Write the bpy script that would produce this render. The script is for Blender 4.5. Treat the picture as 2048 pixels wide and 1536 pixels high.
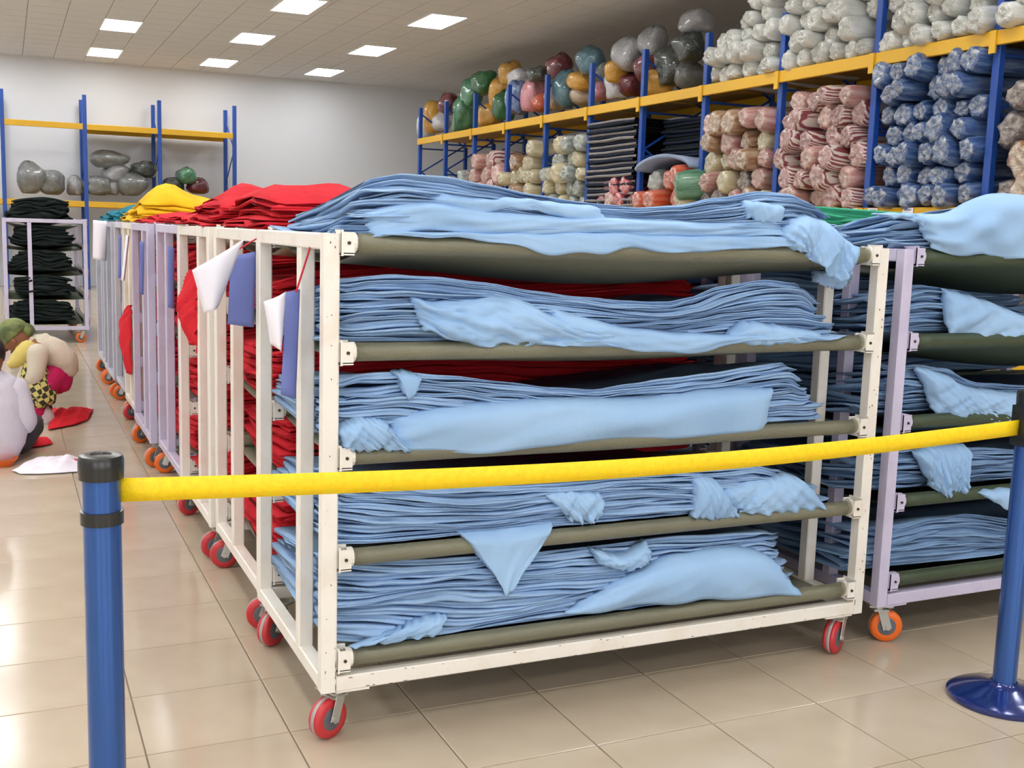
import bpy, math, random
from mathutils import Vector, Matrix
R0 = random.Random(7)
for o in list(bpy.data.objects): bpy.data.objects.remove(o)
SC = bpy.context.scene; C = SC.collection
PI = math.pi

# ------------------------------------------------------------------ camera
EYE = 1.5; F = 2192.0
def _v(a): return Vector(a)
AX = _v((4794.0, -160.0, F)).normalized()
AY = _v((-1014.0, -336.0, F)); AY = (AY - AX * AY.dot(AX)).normalized()
AZ = AX.cross(AY)
def cam2w(v): v = _v(v); return _v((AX.dot(v), AY.dot(v), AZ.dot(v)))
cd = bpy.data.cameras.new('camera'); cam = bpy.data.objects.new('camera', cd); C.objects.link(cam)
r_, u_, b_ = cam2w((1, 0, 0)), cam2w((0, -1, 0)), cam2w((0, 0, -1))
cam.matrix_world = Matrix(((r_.x, u_.x, b_.x, 0), (r_.y, u_.y, b_.y, 0), (r_.z, u_.z, b_.z, EYE), (0, 0, 0, 1)))
cd.sensor_width = 36; cd.lens = F / 2048 * 36; cd.clip_end = 100
SC.camera = cam
def ray(px, py): return cam2w((px - 1024, py - 768, F))
def atY(px, py, y): d = ray(px, py); t = y / d.y; return _v((d.x * t, y, EYE + d.z * t))
def atX(px, py, x): d = ray(px, py); t = x / d.x; return _v((x, d.y * t, EYE + d.z * t))
def atZ(px, py, z=0.0): d = ray(px, py); t = (z - EYE) / d.z; return _v((d.x * t, d.y * t, z))

# ------------------------------------------------------------------ world, light, exposure
w = bpy.data.worlds.new('world'); SC.world = w; w.use_nodes = True
w.node_tree.nodes['Background'].inputs[0].default_value = (0.92, 0.96, 1.0, 1)
w.node_tree.nodes['Background'].inputs[1].default_value = 1.0
SC.view_settings.view_transform = 'Standard'; SC.view_settings.look = 'None'
SC.view_settings.exposure = 0.12; SC.view_settings.gamma = 1.0
SC.view_settings.use_curve_mapping = False
LAMP = 14.0           # ceiling panel emission
WINDOW = 50.0        # daylight through each window behind the camera
def area(name, loc, rot, sx, sy, power, col):
    l = bpy.data.lights.new(name, 'AREA'); l.shape = 'RECTANGLE'; l.size = sx; l.size_y = sy; l.energy = power; l.color = col
    o = bpy.data.objects.new(name, l); C.objects.link(o); o.location = loc; o.rotation_euler = rot
    return o
for i, x in enumerate((-4.2, 0.2, 4.6)):
    area('window_daylight', (x, -4.7, 1.9), (PI / 2, 0, 0), 3.4, 2.0, WINDOW, (1.0, 0.98, 0.95))

# ------------------------------------------------------------------ materials
MATS = {}
def mat(name, col, rough=.6, metal=0.0, coat=0.0, bump=None, var=None, emit=None, spec=.5, sheen=0.0, obvar=0.0):
    """bump=(scale, strength, (stretch xyz)), var=(scale, second colour, low, high)"""
    m = bpy.data.materials.new(name); m.use_nodes = True; MATS[name] = m
    nt = m.node_tree; N = nt.nodes; L = nt.links; b = N['Principled BSDF']
    col = tuple(col) + (1,)
    b.inputs['Base Color'].default_value = col
    b.inputs['Roughness'].default_value = rough; b.inputs['Metallic'].default_value = metal
    b.inputs['Coat Weight'].default_value = coat; b.inputs['Coat Roughness'].default_value = .12
    b.inputs['Specular IOR Level'].default_value = spec
    b.inputs['Sheen Weight'].default_value = sheen
    tc = N.new('ShaderNodeTexCoord')
    out = None
    if var:
        n = N.new('ShaderNodeTexNoise'); n.inputs['Scale'].default_value = var[0]; n.inputs['Detail'].default_value = 4
        r = N.new('ShaderNodeValToRGB'); r.color_ramp.elements[0].position = var[2]; r.color_ramp.elements[1].position = var[3]
        r.color_ramp.elements[0].color = col; r.color_ramp.elements[1].color = tuple(var[1]) + (1,)
        L.new(tc.outputs['Object'], n.inputs['Vector']); L.new(n.outputs['Fac'], r.inputs['Fac']); out = r.outputs['Color']
        L.new(out, b.inputs['Base Color'])
    if obvar:
        oi = N.new('ShaderNodeObjectInfo'); mr = N.new('ShaderNodeMapRange'); mr.inputs['To Min'].default_value = 1 - obvar; mr.inputs['To Max'].default_value = 1 + obvar
        L.new(oi.outputs['Random'], mr.inputs['Value'])
        hs = N.new('ShaderNodeHueSaturation')
        if out: L.new(out, hs.inputs['Color'])
        else: hs.inputs['Color'].default_value = col
        L.new(mr.outputs['Result'], hs.inputs['Value']); L.new(hs.outputs['Color'], b.inputs['Base Color'])
    if bump:
        mp = N.new('ShaderNodeMapping'); mp.inputs['Scale'].default_value = bump[2] if len(bump) > 2 else (1, 1, 1)
        n = N.new('ShaderNodeTexNoise'); n.inputs['Scale'].default_value = bump[0]; n.inputs['Detail'].default_value = 5
        bp = N.new('ShaderNodeBump'); bp.inputs['Strength'].default_value = bump[1]; bp.inputs['Distance'].default_value = .02
        L.new(tc.outputs['Object'], mp.inputs['Vector']); L.new(mp.outputs['Vector'], n.inputs['Vector'])
        L.new(n.outputs['Fac'], bp.inputs['Height']); L.new(bp.outputs['Normal'], b.inputs['Normal'])
    if emit:
        b.inputs['Emission Color'].default_value = tuple(emit[0]) + (1,); b.inputs['Emission Strength'].default_value = emit[1]
    return m
def srgb(r, g, b): return tuple((c / 255 / 12.92) if c / 255 <= .04045 else ((c / 255 + .055) / 1.055) ** 2.4 for c in (r, g, b))

M_floor = mat('floor_tile', srgb(196, 180, 158), .14, bump=(3, .012), var=(2.5, srgb(184, 167, 145), .35, .7), spec=.42, obvar=.015)
M_grout = mat('grout', srgb(150, 135, 118), .7)
M_wall = mat('wall_paint', srgb(220, 222, 226), .8, bump=(40, .05))
M_ceil = mat('ceiling_board', srgb(214, 214, 214), .85, bump=(60, .05))
M_ceilgap = mat('ceiling_joint', srgb(170, 168, 166), .8)
M_lamp = mat('lamp_diffuser', (1, 1, 1), .5, emit=((.97, .99, 1.0), LAMP))
M_lampf = mat('lamp_frame', srgb(235, 235, 235), .5)
CHIP = dict(bump=(30, .12), coat=.2)
M_cream = mat('cream_enamel', srgb(242, 236, 226), .38, var=(7, srgb(232, 218, 200), .52, .8), **CHIP)
M_lav = mat('lavender_enamel', srgb(205, 198, 222), .38, var=(7, srgb(190, 182, 208), .5, .8), **CHIP)
M_grey = mat('pale_grey_enamel', srgb(198, 198, 212), .4, var=(7, srgb(184, 182, 196), .5, .8), **CHIP)
M_rust = mat('rust_and_grime', srgb(120, 92, 66), .8)
M_hole = mat('bolt_dark', srgb(60, 48, 40), .6)
M_olive = mat('olive_canvas', srgb(128, 126, 104), .42, bump=(90, .15), var=(3, srgb(116, 114, 96), .3, .7))
M_bar = mat('olive_bar', srgb(134, 130, 104), .32, coat=.3)
M_dgreen = mat('dark_green_canvas', srgb(66, 78, 56), .5, bump=(90, .15))
FB = (14, .35, (1.2, 1, 3.2))
def cloth(name, c, c2=None): return mat(name, c, .9, bump=FB, spec=.15, var=(5, c2 or tuple(x * .86 for x in c), .35, .7))
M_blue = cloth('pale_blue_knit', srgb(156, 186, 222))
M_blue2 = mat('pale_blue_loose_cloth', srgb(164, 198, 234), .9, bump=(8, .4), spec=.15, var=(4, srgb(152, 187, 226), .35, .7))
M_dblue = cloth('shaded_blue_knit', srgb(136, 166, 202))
M_red = cloth('red_knit', srgb(214, 44, 56), srgb(192, 34, 46))
M_redl = mat('red_loose_cloth', srgb(218, 44, 56), .9, bump=(9, .4), spec=.15)
M_yel = cloth('yellow_knit', srgb(238, 196, 40), srgb(224, 170, 26))
M_teal = cloth('teal_knit', srgb(30, 120, 140))
M_green = cloth('green_knit', srgb(84, 190, 150))
M_black = cloth('blackish_green_knit', srgb(34, 42, 42))
M_tape = mat('yellow_tape', srgb(252, 218, 20), .55, bump=(160, .12), var=(60, srgb(255, 205, 10), .4, .7))
M_post = mat('blue_anodised_tube', srgb(56, 98, 172), .26, metal=.7, coat=.3)
M_base = mat('blue_painted_base', srgb(22, 44, 112), .16, metal=.3, coat=.8)
M_blk = mat('black_plastic', srgb(38, 38, 36), .25)
M_tyre = mat('red_tyre', srgb(200, 52, 58), .35)
M_otyre = mat('orange_tyre', srgb(235, 108, 30), .35)
M_tread = mat('worn_grey_tread', srgb(176, 160, 158), .5)
M_hub = mat('grey_wheel_hub', srgb(96, 98, 106), .4)
M_zinc = mat('zinc_plate', srgb(196, 196, 190), .35, metal=.7)
M_rackb = mat('blue_rack_steel', srgb(28, 74, 160), .4)
M_racky = mat('yellow_rack_steel', srgb(222, 172, 28), .4)
M_deck = mat('rack_deck_board', srgb(176, 132, 40), .6)
M_white = mat('white_paper', srgb(244, 240, 250), .7)
M_vio = mat('violet_blue_card', srgb(112, 124, 190), .6)
M_ink = mat('grey_print', srgb(90, 90, 96), .8)
M_string = mat('red_string', srgb(200, 40, 60), .7)

# ------------------------------------------------------------------ mesh helpers
class MB:
    def __init__(s): s.v = []; s.f = []; s.m = []
    def poly(s, vs, fs, mi=0):
        k = len(s.v); s.v.extend(tuple(v) for v in vs)
        for f in fs: s.f.append(tuple(k + i for i in f)); s.m.append(mi)
        return s
    def box(s, x0, x1, y0, y1, z0, z1, mi=0):
        return s.poly([(x0, y0, z0), (x1, y0, z0), (x1, y1, z0), (x0, y1, z0), (x0, y0, z1), (x1, y0, z1), (x1, y1, z1), (x0, y1, z1)],
                      [(3, 2, 1, 0), (4, 5, 6, 7), (0, 1, 5, 4), (1, 2, 6, 5), (2, 3, 7, 6), (3, 0, 4, 7)], mi)
    def beam(s, p, q, w_, h_, ch=.004, up=(0, 0, 1), mi=0):
        p = _v(p); q = _v(q); d = (q - p).normalized(); up = _v(up)
        if abs(d.dot(up)) > .95: up = _v((0, 1, 0))
        a = d.cross(up).normalized(); b = a.cross(d).normalized()
        x = w_ / 2; y = h_ / 2; c = ch
        sec = [(x - c, -y), (x, -y + c), (x, y - c), (x - c, y), (-x + c, y), (-x, y - c), (-x, -y + c), (-x + c, -y)]
        vs = [p + a * i + b * j for i, j in sec] + [q + a * i + b * j for i, j in sec]
        return s.poly(vs, [(i, (i + 1) % 8, 8 + (i + 1) % 8, 8 + i) for i in range(8)] + [tuple(range(7, -1, -1)), tuple(range(8, 16))], mi)
    def tube(s, p, q, r, r2=None, n=12, cap=True, mi=0):
        p = _v(p); q = _v(q); d = (q - p).normalized(); r2 = r if r2 is None else r2
        up = _v((0, 0, 1)) if abs(d.z) < .9 else _v((0, 1, 0))
        a = d.cross(up).normalized(); b = a.cross(d)
        vs = []
        for c0, rr in ((p, r), (q, r2)):
            vs += [c0 + (a * math.cos(2 * PI * i / n) + b * math.sin(2 * PI * i / n)) * rr for i in range(n)]
        fs = [(i, (i + 1) % n, n + (i + 1) % n, n + i) for i in range(n)]
        if cap: fs += [tuple(range(n - 1, -1, -1)), tuple(range(n, 2 * n))]
        return s.poly(vs, fs, mi)
    def lathe(s, prof, o=(0, 0, 0), axis='z', n=32, mi=0):
        o = _v(o); vs = []
        for r, h in prof:
            for i in range(n):
                t = 2 * PI * i / n; c, sn = math.cos(t) * r, math.sin(t) * r
                vs.append(o + {'z': _v((c, sn, h)), 'x': _v((h, c, sn)), 'y': _v((c, h, sn))}[axis])
        fs = []
        for j in range(len(prof) - 1):
            for i in range(n): fs.append((j * n + i, j * n + (i + 1) % n, (j + 1) * n + (i + 1) % n, (j + 1) * n + i))
        fs += [tuple(range(n - 1, -1, -1)), tuple(range((len(prof) - 1) * n, len(prof) * n))]
        return s.poly(vs, fs, mi)
    def grid(s, nu, nv, fn, mi=0):
        vs = [fn(i / (nu - 1), j / (nv - 1)) for j in range(nv) for i in range(nu)]
        fs = [(j * nu + i, j * nu + i + 1, (j + 1) * nu + i + 1, (j + 1) * nu + i) for j in range(nv - 1) for i in range(nu - 1)]
        return s.poly(vs, fs, mi)
    def mesh(s, name, mats, smooth=False):
        me = bpy.data.meshes.new(name); me.from_pydata(s.v, [], s.f)
        mats = mats if isinstance(mats, (list, tuple)) else [mats]
        for m in mats: me.materials.append(m)
        if len(mats) > 1: me.polygons.foreach_set('material_index', s.m)
        if smooth: me.polygons.foreach_set('use_smooth', [True] * len(s.f))
        me.update(); return me
    def build(s, name, mats, parent=None, smooth=False):
        return obj(name, s.mesh(name, mats, smooth), parent)
def obj(name, me, parent=None):
    o = bpy.data.objects.new(name, me); C.objects.link(o)
    if parent: o.parent = parent
    return o
def tag(o, label=None, cat=None, group=None, kind=None):
    if label: o['label'] = label
    if cat: o['category'] = cat
    if group: o['group'] = group
    if kind: o['kind'] = kind
    return o
def thing(name, label, cat, loc=(0, 0, 0), group=None, rz=0):
    o = bpy.data.objects.new(name, None); C.objects.link(o); o.location = loc; o.rotation_euler = (0, 0, rz)
    o.empty_display_size = .1
    return tag(o, label, cat, group)
def copy_tree(o, parent=None):
    c = o.copy(); C.objects.link(c); c.parent = parent
    for ch in list(o.children): copy_tree(ch, c)
    return c
def angle_smooth(o):
    me = o.data; me.polygons.foreach_set('use_smooth', [True] * len(me.polygons))
    try: me.set_sharp_from_angle(angle=math.radians(38))
    except Exception: pass
    return o
def solid(o, t):
    m = o.modifiers.new('thickness', 'SOLIDIFY'); m.thickness = t; m.offset = 0
    return o
class N1:                                   # smooth 1-D noise from a few sines
    def __init__(s, rnd, f0=1.0, f1=4.0, n=4):
        s.t = [(rnd.uniform(f0, f1), rnd.uniform(0, 6.28), rnd.uniform(.5, 1)) for _ in range(n)]; s.k = sum(t[2] for t in s.t) * .7
    def __call__(s, x): return sum(a * math.sin(6.283 * f * x + p) for f, p, a in s.t) / s.k
def interp(pts, x):
    if x <= pts[0][0]: return pts[0][1]
    for (a, b), (c, d) in zip(pts, pts[1:]):
        if x <= c:
            t = (x - a) / (c - a); t = t * t * (3 - 2 * t) * .5 + t * .5
            return b + (d - b) * t
    return pts[-1][1]
def lerp(a, b, t): return a + (b - a) * t

# ------------------------------------------------------------------ room
XL, XR, YF, YB, H = -8.0, 15.0, -5.0, 26.4, 4.9
fl = MB().box(XL, XR, YF, YB, -.12, -.006).build('floor', M_grout); tag(fl, kind='structure')
TP = .41; TX = 1.137; TY = 2.257
def proj(p):
    d = _v(p) - _v((0, 0, EYE)); c = AX * d.x + AY * d.y + AZ * d.z
    return (1024 + F * c.x / c.z, 768 + F * c.y / c.z) if c.z > .1 else (-9999, -9999)
cells = []
for i in range(int((XL - TX) / TP) - 0, int((XR - TX) / TP) + 1):
    for j in range(int((YF - TY) / TP), int((YB - TY) / TP) + 1):
        x = TX + i * TP; y = TY + j * TP
        if x < XL or x + TP > XR or y < YF or y + TP > YB: continue
        a = proj((x + TP / 2, y + TP / 2, 0))
        inside = -120 < a[0] < 2170 and 300 < a[1] < 1700
        hidden = (.95 < x < 4.6 and y > 3.4)
        cells.append((0 if inside and not hidden else 1, math.hypot(x, y), x, y))
cells.sort()
tm = MB(); g = .0022; ch = .0015
def add_tile(m, x, y):
    x0, x1, y0, y1 = x + g, x + TP - g, y + g, y + TP - g
    m.poly([(x0, y0, -.01), (x1, y0, -.01), (x1, y1, -.01), (x0, y1, -.01), (x0, y0, -ch), (x1, y0, -ch), (x1, y1, -ch), (x0, y1, -ch),
            (x0 + ch, y0 + ch, 0), (x1 - ch, y0 + ch, 0), (x1 - ch, y1 - ch, 0), (x0 + ch, y1 - ch, 0)],
           [(0, 1, 5, 4), (1, 2, 6, 5), (2, 3, 7, 6), (3, 0, 4, 7), (4, 5, 9, 8), (5, 6, 10, 9), (6, 7, 11, 10), (7, 4, 8, 11), (8, 9, 10, 11)])
add_tile(tm, 0, 0); tme = tm.mesh('tile', M_floor)
for q, d, x, y in cells[:290]:
    o = obj('tile', tme, fl); o.location = (x, y, 0)
m = MB()
for q, d, x, y in cells[290:]: add_tile(m, x, y)
tag(m.build('tile_field', M_floor, fl), kind='stuff')
tag(MB().box(XL - .2, XR + .2, YB, YB + .2, -.1, H + .2).build('wall_back', M_wall), kind='structure')
tag(MB().box(XR, XR + .2, YF, YB, -.1, H + .2).build('wall_right', M_wall), kind='structure')
tag(MB().box(XL - .2, XL, YF, YB, -.1, H + .2).build('wall_left', M_wall), kind='structure')
m = MB()                                                   # the wall behind the camera, with three window openings
m.box(XL - .2, XR + .2, YF - .2, YF, -.1, .8).box(XL - .2, XR + .2, YF - .2, YF, 3.0, H + .2)
xs = [XL - .2, -6, -2.4, -1.6, 2.0, 2.8, 6.4, XR + .2]
for a, b in zip(xs[::2], xs[1::2]): m.box(a, b, YF - .2, YF, .8, 3.0)
tag(m.build('wall_front', M_wall), kind='structure')
for i, (a, b) in enumerate(((-6, -2.4), (-1.6, 2.0), (2.8, 6.4))):
    m = MB(); m.box(a, b, YF - .14, YF - .06, .8, .86).box(a, b, YF - .14, YF - .06, 2.94, 3.0)
    for x in (a, (a + b) / 2 - .03, b - .06): m.box(x, x + .06, YF - .14, YF - .06, .86, 2.94)
    tag(m.build('window_%d' % (i + 1), M_lampf), kind='structure')
ce = MB().box(XL - .2, XR + .2, YF - .2, YB + .2, H + .012, H + .25).build('ceiling', M_ceilgap); tag(ce, kind='structure')
LX = [1.96 + 2.31 * i for i in range(-4, 3)]; LY = [6.95 + 3.56 * j for j in range(-3, 6)]
lamps = [(x, y) for x in LX for y in LY if XL + .5 < x < XR - .4 and YF + .5 < y < YB - .4]
m = MB(); s = .61
for i in range(-18, 24):
    for j in range(-12, 50):
        x = 1.96 + i * s * 1.0; y = 6.95 + j * s
        if any(abs(x - a) < .56 and abs(y - b) < .56 for a, b in lamps) and False: continue
        x0, x1, y0, y1 = x - s / 2 + .006, x + s / 2 - .006, y - s / 2 + .006, y + s / 2 - .006
        x0 = max(x0, XL); x1 = min(x1, XR); y0 = max(y0, YF); y1 = min(y1, YB)
        if x1 - x0 < .05 or y1 - y0 < .05: continue
        m.poly([(x0, y0, H), (x1, y0, H), (x1, y1, H), (x0, y1, H), (x0, y0, H + .012), (x1, y0, H + .012), (x1, y1, H + .012), (x0, y1, H + .012)],
               [(3, 2, 1, 0), (0, 1, 5, 4), (1, 2, 6, 5), (2, 3, 7, 6), (3, 0, 4, 7)])
tag(m.build('ceiling_panels', M_ceil, ce), kind='stuff')
dm = MB().box(-.30, .30, -.60, .60, -.006, .0).mesh('diffuser', M_lamp)
fm = MB().box(-.33, .33, -.63, -.60, -.012, 0).box(-.33, .33, .60, .63, -.012, 0).box(-.33, -.30, -.60, .60, -.012, 0).box(.30, .33, -.60, .60, -.012, 0).mesh('lamp_frame', M_lampf)
rows = {LY[5]: 'nearest', LY[6]: 'middle', LY[7]: 'farthest'}
cols = {round(1.96, 2): 'left', round(4.27, 2): 'middle', round(6.58, 2): 'right'}
for x, y in lamps:
    vis = proj((x, y, H))
    near = [k for k in LY if abs(k - y) < .01][0]
    j = LY.index(near); col = {1.96: 'left', 4.27: 'centre', 6.58: 'right'}.get(round(x, 2))
    if col and -40 < vis[1] < 200 and 0 < vis[0] < 1100:
        rank = {7: 'closest to the far wall', 6: 'second out from the far wall', 5: 'third out from the far wall'}.get(j, 'fourth out from the far wall')
        lab = 'glowing oblong ceiling panel in the %s column, %s' % (col, rank); grp = None
    else: lab = 'oblong ceiling light panel outside the photographed part of the ceiling'; grp = 'ceiling lights out of view'
    t = thing('ceiling_light', lab, 'light', (x, y, H), grp)
    obj('diffuser', dm, t); obj('lamp_frame', fm, t)

# ------------------------------------------------------------------ fabric stacks
def stack(label, x_bot, x_top, yf, yb, top, bot, n, matl, seed, nx=56, group=None, rough=1.0, name='fabric_stack', parent=None, round_end=1.0, lobes=2, sag=.085, mound=0.0, mx=1e9, drop=.13):
    """x_bot / x_top: (left, right) reach of the lowest / highest sheet. top, bot: lists of (x, z)."""
    rnd = random.Random(seed)
    xm = (x_bot[0] + x_bot[1]) / 2
    t = parent or thing(name, label, 'fabric', (xm, yf, interp(bot, xm)), group)
    ox = t.location.x, t.location.y, t.location.z
    W = [N1(rnd, .4, 2.2) for _ in range(n)]
    FO = [[N1(rnd, .5, 3.0) for _ in range(lobes)] for _ in range(n)]; HF = [N1(rnd, 5, 16) for _ in range(n)]; ZF = [N1(rnd, 2, 9) for _ in range(n)]
    BU = N1(rnd, .3, 1.2); EN = [(N1(rnd, 1, 7), N1(rnd, 1, 7), rnd.uniform(-1, 1), rnd.uniform(-1, 1), N1(rnd, 2, 6)) for _ in range(n)]
    JF = [rnd.uniform(-1, 1) for _ in range(n)]
    cum = []
    for i in range(nx):
        s = i / (nx - 1); ws = [max(.22, 1 + .75 * W[k](s)) for k in range(n)]; T = sum(ws); c = [0]
        for q in ws: c.append(c[-1] + q / T)
        cum.append(c)
    ny = 5
    for k in range(n):
        cf = (k + .5) / n
        xl = lerp(x_bot[0], x_top[0], cf) + .018 * rough * EN[k][2]; xr = lerp(x_bot[1], x_top[1], cf) + .018 * rough * EN[k][3]
        vs = []; m_ = 0
        for i in range(nx):
            s = i / (nx - 1)
            # denser samples towards both ends
            s = .5 - .5 * math.cos(PI * s) if False else s
            xx = lerp(xl, xr, s)
            zb = interp(bot, xx) + .0; zt = interp(top, xx); hgt = max(.02, zt - zb)
            wob = .0035 * ZF[k](s) * (1 if 0 < k < n - 1 else 0); za = zb + hgt * cum[i][k] + wob; zc = zb + hgt * cum[i][k + 1] + wob
            end = min(s, 1 - s) * (xr - xl)
            e = max(0, 1 - end / .12)
            pinch = 1 - .35 * e * e
            f = yf + .010 * BU(s) * rough - .03 * math.sin(PI * cf) * .6 + .007 * JF[k]
            f += .05 * e * e * round_end
            sec = []
            for j in range(ny): sec.append((lerp(yb, f + .03, j / (ny - 1)), 0.0))
            for l in range(lobes):
                fo = f + .017 * rough * FO[k][l](s) + .004 * HF[k](s + .02 * l)
                sec.append((fo + .004, (l + .18) / lobes)); sec.append((fo, (l + .5) / lobes)); sec.append((fo + .004, (l + .82) / lobes))
                if l < lobes - 1: sec.append((fo + .016, (l + 1) / lobes))
            for j in range(ny): sec.append((lerp(f + .03, yb, j / (ny - 1)), 1.0))
            m_ = len(sec)
            side = EN[k][0] if s < .5 else EN[k][1]
            for (y, q) in sec:
                yy = (y - yf)
                dx = .016 * rough * side(yy * 1.3) * e * (1 if s < .5 else -1)
                dz = .008 * rough * EN[k][4](yy * 1.5 + s * .3) * e
                zm = lerp(za, zc, .5) + (lerp(za, zc, q) - lerp(za, zc, .5)) * pinch * .98
                back = max(0, min(1, (y - yf) / (yb - yf)))
                # the sling lets the lower sheets hang lower in the middle
                dz += -sag * math.sin(PI * back) * min(1, .25 + end / .4) + mound * (1 + .16 * math.sin(19 * yy + 3 * W[k](s) + k) + .12 * math.sin(23 * xx + 2 * yy + seed)) * max(0, min(1, (mx - xx) / .6)) * cf * math.sin(PI * back) ** .8 * min(1, .35 + end / .16) - drop * cf * max(0, back - .15) ** 1.3
                vs.append((xx + dx - ox[0], y - ox[1], zm + dz - ox[2]))
        fs = []
        for i in range(nx - 1):
            for j in range(m_): fs.append((i * m_ + j, i * m_ + (j + 1) % m_, (i + 1) * m_ + (j + 1) % m_, (i + 1) * m_ + j))
        fs.append(tuple(range(m_ - 1, -1, -1))); fs.append(tuple((nx - 1) * m_ + j for j in range(m_)))
        mb = MB(); mb.poly(vs, fs); mb.build('fabric_sheet', matl, t, True)
    return t
def drape(t, top, bot, y, matl, seed, nu=60, nv=12, amp=.008, bulge=.012, name='loose_fold', fr=5, lean=0.0, ybot=None, thick=.003, tilt=.6, tuck=.045, jit=1.0):
    """cloth hanging over the front of a stack; top / bot are outlines on the plane of the stack's front"""
    rnd = random.Random(seed); n1 = N1(rnd, 1, fr, 5); n2 = N1(rnd, 1, fr * .7, 4); n3 = N1(rnd, 2, fr * 2.2, 4)
    def curve(P):
        P = [atY(px, py, y) for px, py in P]; L = [0]
        for a, b in zip(P, P[1:]): L.append(L[-1] + (b - a).length)
        def f(u):
            q = u * L[-1]
            for i in range(len(P) - 1):
                if q <= L[i + 1] + 1e-9:
                    k = (q - L[i]) / max(1e-9, L[i + 1] - L[i])
                    p0 = P[max(0, i - 1)]; p1 = P[i]; p2 = P[i + 1]; p3 = P[min(len(P) - 1, i + 2)]
                    return .5 * ((2 * p1) + (p2 - p0) * k + (2 * p0 - 5 * p1 + 4 * p2 - p3) * k * k + (3 * p1 - p0 - 3 * p2 + p3) * k ** 3)
            return P[-1]
        return f
    a = curve(top); b = curve(bot); yb_ = y if ybot is None else ybot; loc = t.location
    def fn(u, v):
        p = a(u).lerp(b(u), v)
        e = min(1, 6 * min(u, 1 - u)); eu = max(0, 1 - min(u, 1 - u) / .07) ** 2 * (1 - .6 * v); ev = max(0, 1 - v / .22) ** 2; p = p + _v((.006 * jit * n3(v * 1.3 + (0 if u < .5 else 3)) * (1 if eu > 0 else 0), 0, .0035 * jit * n1(u * 1.5)))
        off = amp * (n1(u + tilt * v) + .6 * n2(u * 2 - tilt * v) + .35 * n3(u + v * .4)) * (.35 + .65 * v)
        yy = lerp(y, yb_, v) - bulge * math.sin(PI * min(1, v * .9 + .1)) * e + off + tuck * max(eu, ev)
        return (p.x - loc.x, yy - loc.y, p.z - loc.z + .004 * n2(u * 2) * v)
    o = MB().grid(nu, nv, fn).build(name, matl, t, True)
    solid(o, thick); return o
def px_top(pts, y): return [(p.x, p.z) for p in (atY(a, b, y) for a, b in pts)]

# ------------------------------------------------------------------ trolleys
PW = .046                                    # square tube
BARZ = [1.455, 1.15, .85, .553, .25]
_wheel = {}
def caster(cart, x, y, rz, tyre, zt=.155):
    e = bpy.data.objects.new('caster', None); C.objects.link(e); e.parent = cart; e.location = (x, y, 0); e.rotation_euler = (0, 0, rz); e.empty_display_size = .05
    if tyre.name not in _wheel:
        m = MB()
        r = .062; c = (0, .032, r)
        m.lathe([(.036, -.021), (r - .006, -.022), (r - .001, -.014), (r + .0005, -.007)], c, 'x', 28, 0)
        m.lathe([(r + .0006, -.007), (r + .0006, .007)], c, 'x', 28, 1)
        m.lathe([(r + .0005, .007), (r - .001, .014), (r - .006, .022), (.036, .021)], c, 'x', 28, 0)
        w_ = m.mesh('tyre', [tyre, M_tread], True)
        m = MB(); m.lathe([(.012, -.024), (.030, -.0215), (.040, -.0205), (.040, .0205), (.030, .0215), (.012, .024)], c, 'x', 24, 0)
        h_ = m.mesh('hub', M_hub, True)
        m = MB()
        for sx in (-1, 1):
            m.beam((sx * .030, .032, r - .008), (sx * .030, .008, .128), .003, .034, .0008, (0, 1, 0))
            m.tube((sx * .026, .032, r), (sx * .037, .032, r), .010, n=10)
        m.box(-.030, .030, -.022, .034, .122, .130)
        m.tube((0, 0, .128), (0, 0, .142), .026, n=16)
        f_ = m.mesh('fork', M_zinc)
        m = MB(); m.box(-.042, .042, -.045, .045, .142, .148)
        for a in (-.032, .032):
            for b in (-.034, .034): m.tube((a, b, .138), (a, b, .155), .005, n=6)
        _wheel[tyre.name] = (w_, h_, f_, m.mesh('mounting_plate', M_zinc))
    w_, h_, f_, p_ = _wheel[tyre.name]
    obj('tyre', w_, e); obj('hub', h_, e); obj('fork', f_, e); obj('mounting_plate', p_, e)
def sling_obj(cart, L, D, zb, sag, matl, mid=.5):
    x0, x1 = .10, L - .10; yb0, yb1 = PW / 2, D - PW / 2; r = .0265
    def fn(u, v):
        x = lerp(x0, x1, u)
        bell = .35 + .65 * math.exp(-((u - mid) / .33) ** 2)
        if v < .12:
            t = v / .12; a = PI * (.5 + 1.0 * (1 - t)) ; a = PI * (1.35 - .85 * 0) * (1 - t) + PI * .5 * t
            return (x, yb0 + r * math.cos(a), zb + r * math.sin(a))
        if v > .88:
            t = (v - .88) / .12; a = PI * .5 * (1 - t) - PI * .35 * t
            return (x, yb1 + r * math.cos(a), zb + r * math.sin(a))
        t = (v - .12) / .76
        return (x, lerp(yb0, yb1, t), zb + r - sag * bell * (1 - (2 * t - 1) ** 4) ** .9 if 0 < t < 1 else zb + r)
    # hem wraps the bar, then the sheet hangs from it
    def fn2(u, v):
        x = lerp(x0, x1, u); bell = .3 + .7 * math.exp(-((u - mid) / .36) ** 2)
        if v < .1:
            a = PI * (1.9 - 1.2 * (1 - v / .1)); a = lerp(PI * .6, PI * 1.5, v / .1)
            return (x, yb0 + r * math.cos(a), zb + r * math.sin(a))
        if v > .9:
            a = lerp(-PI * .5, PI * .4, (v - .9) / .1)
            return (x, yb1 + r * math.cos(a), zb + r * math.sin(a))
        t = (v - .1) / .8
        return (x, lerp(yb0, yb1, t), zb - r - sag * bell * (1 - abs(2 * t - 1) ** 2.6))
    o = MB().grid(28, 26, fn2).build('canvas_sling', matl, cart, True); solid(o, .003); return o
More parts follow.
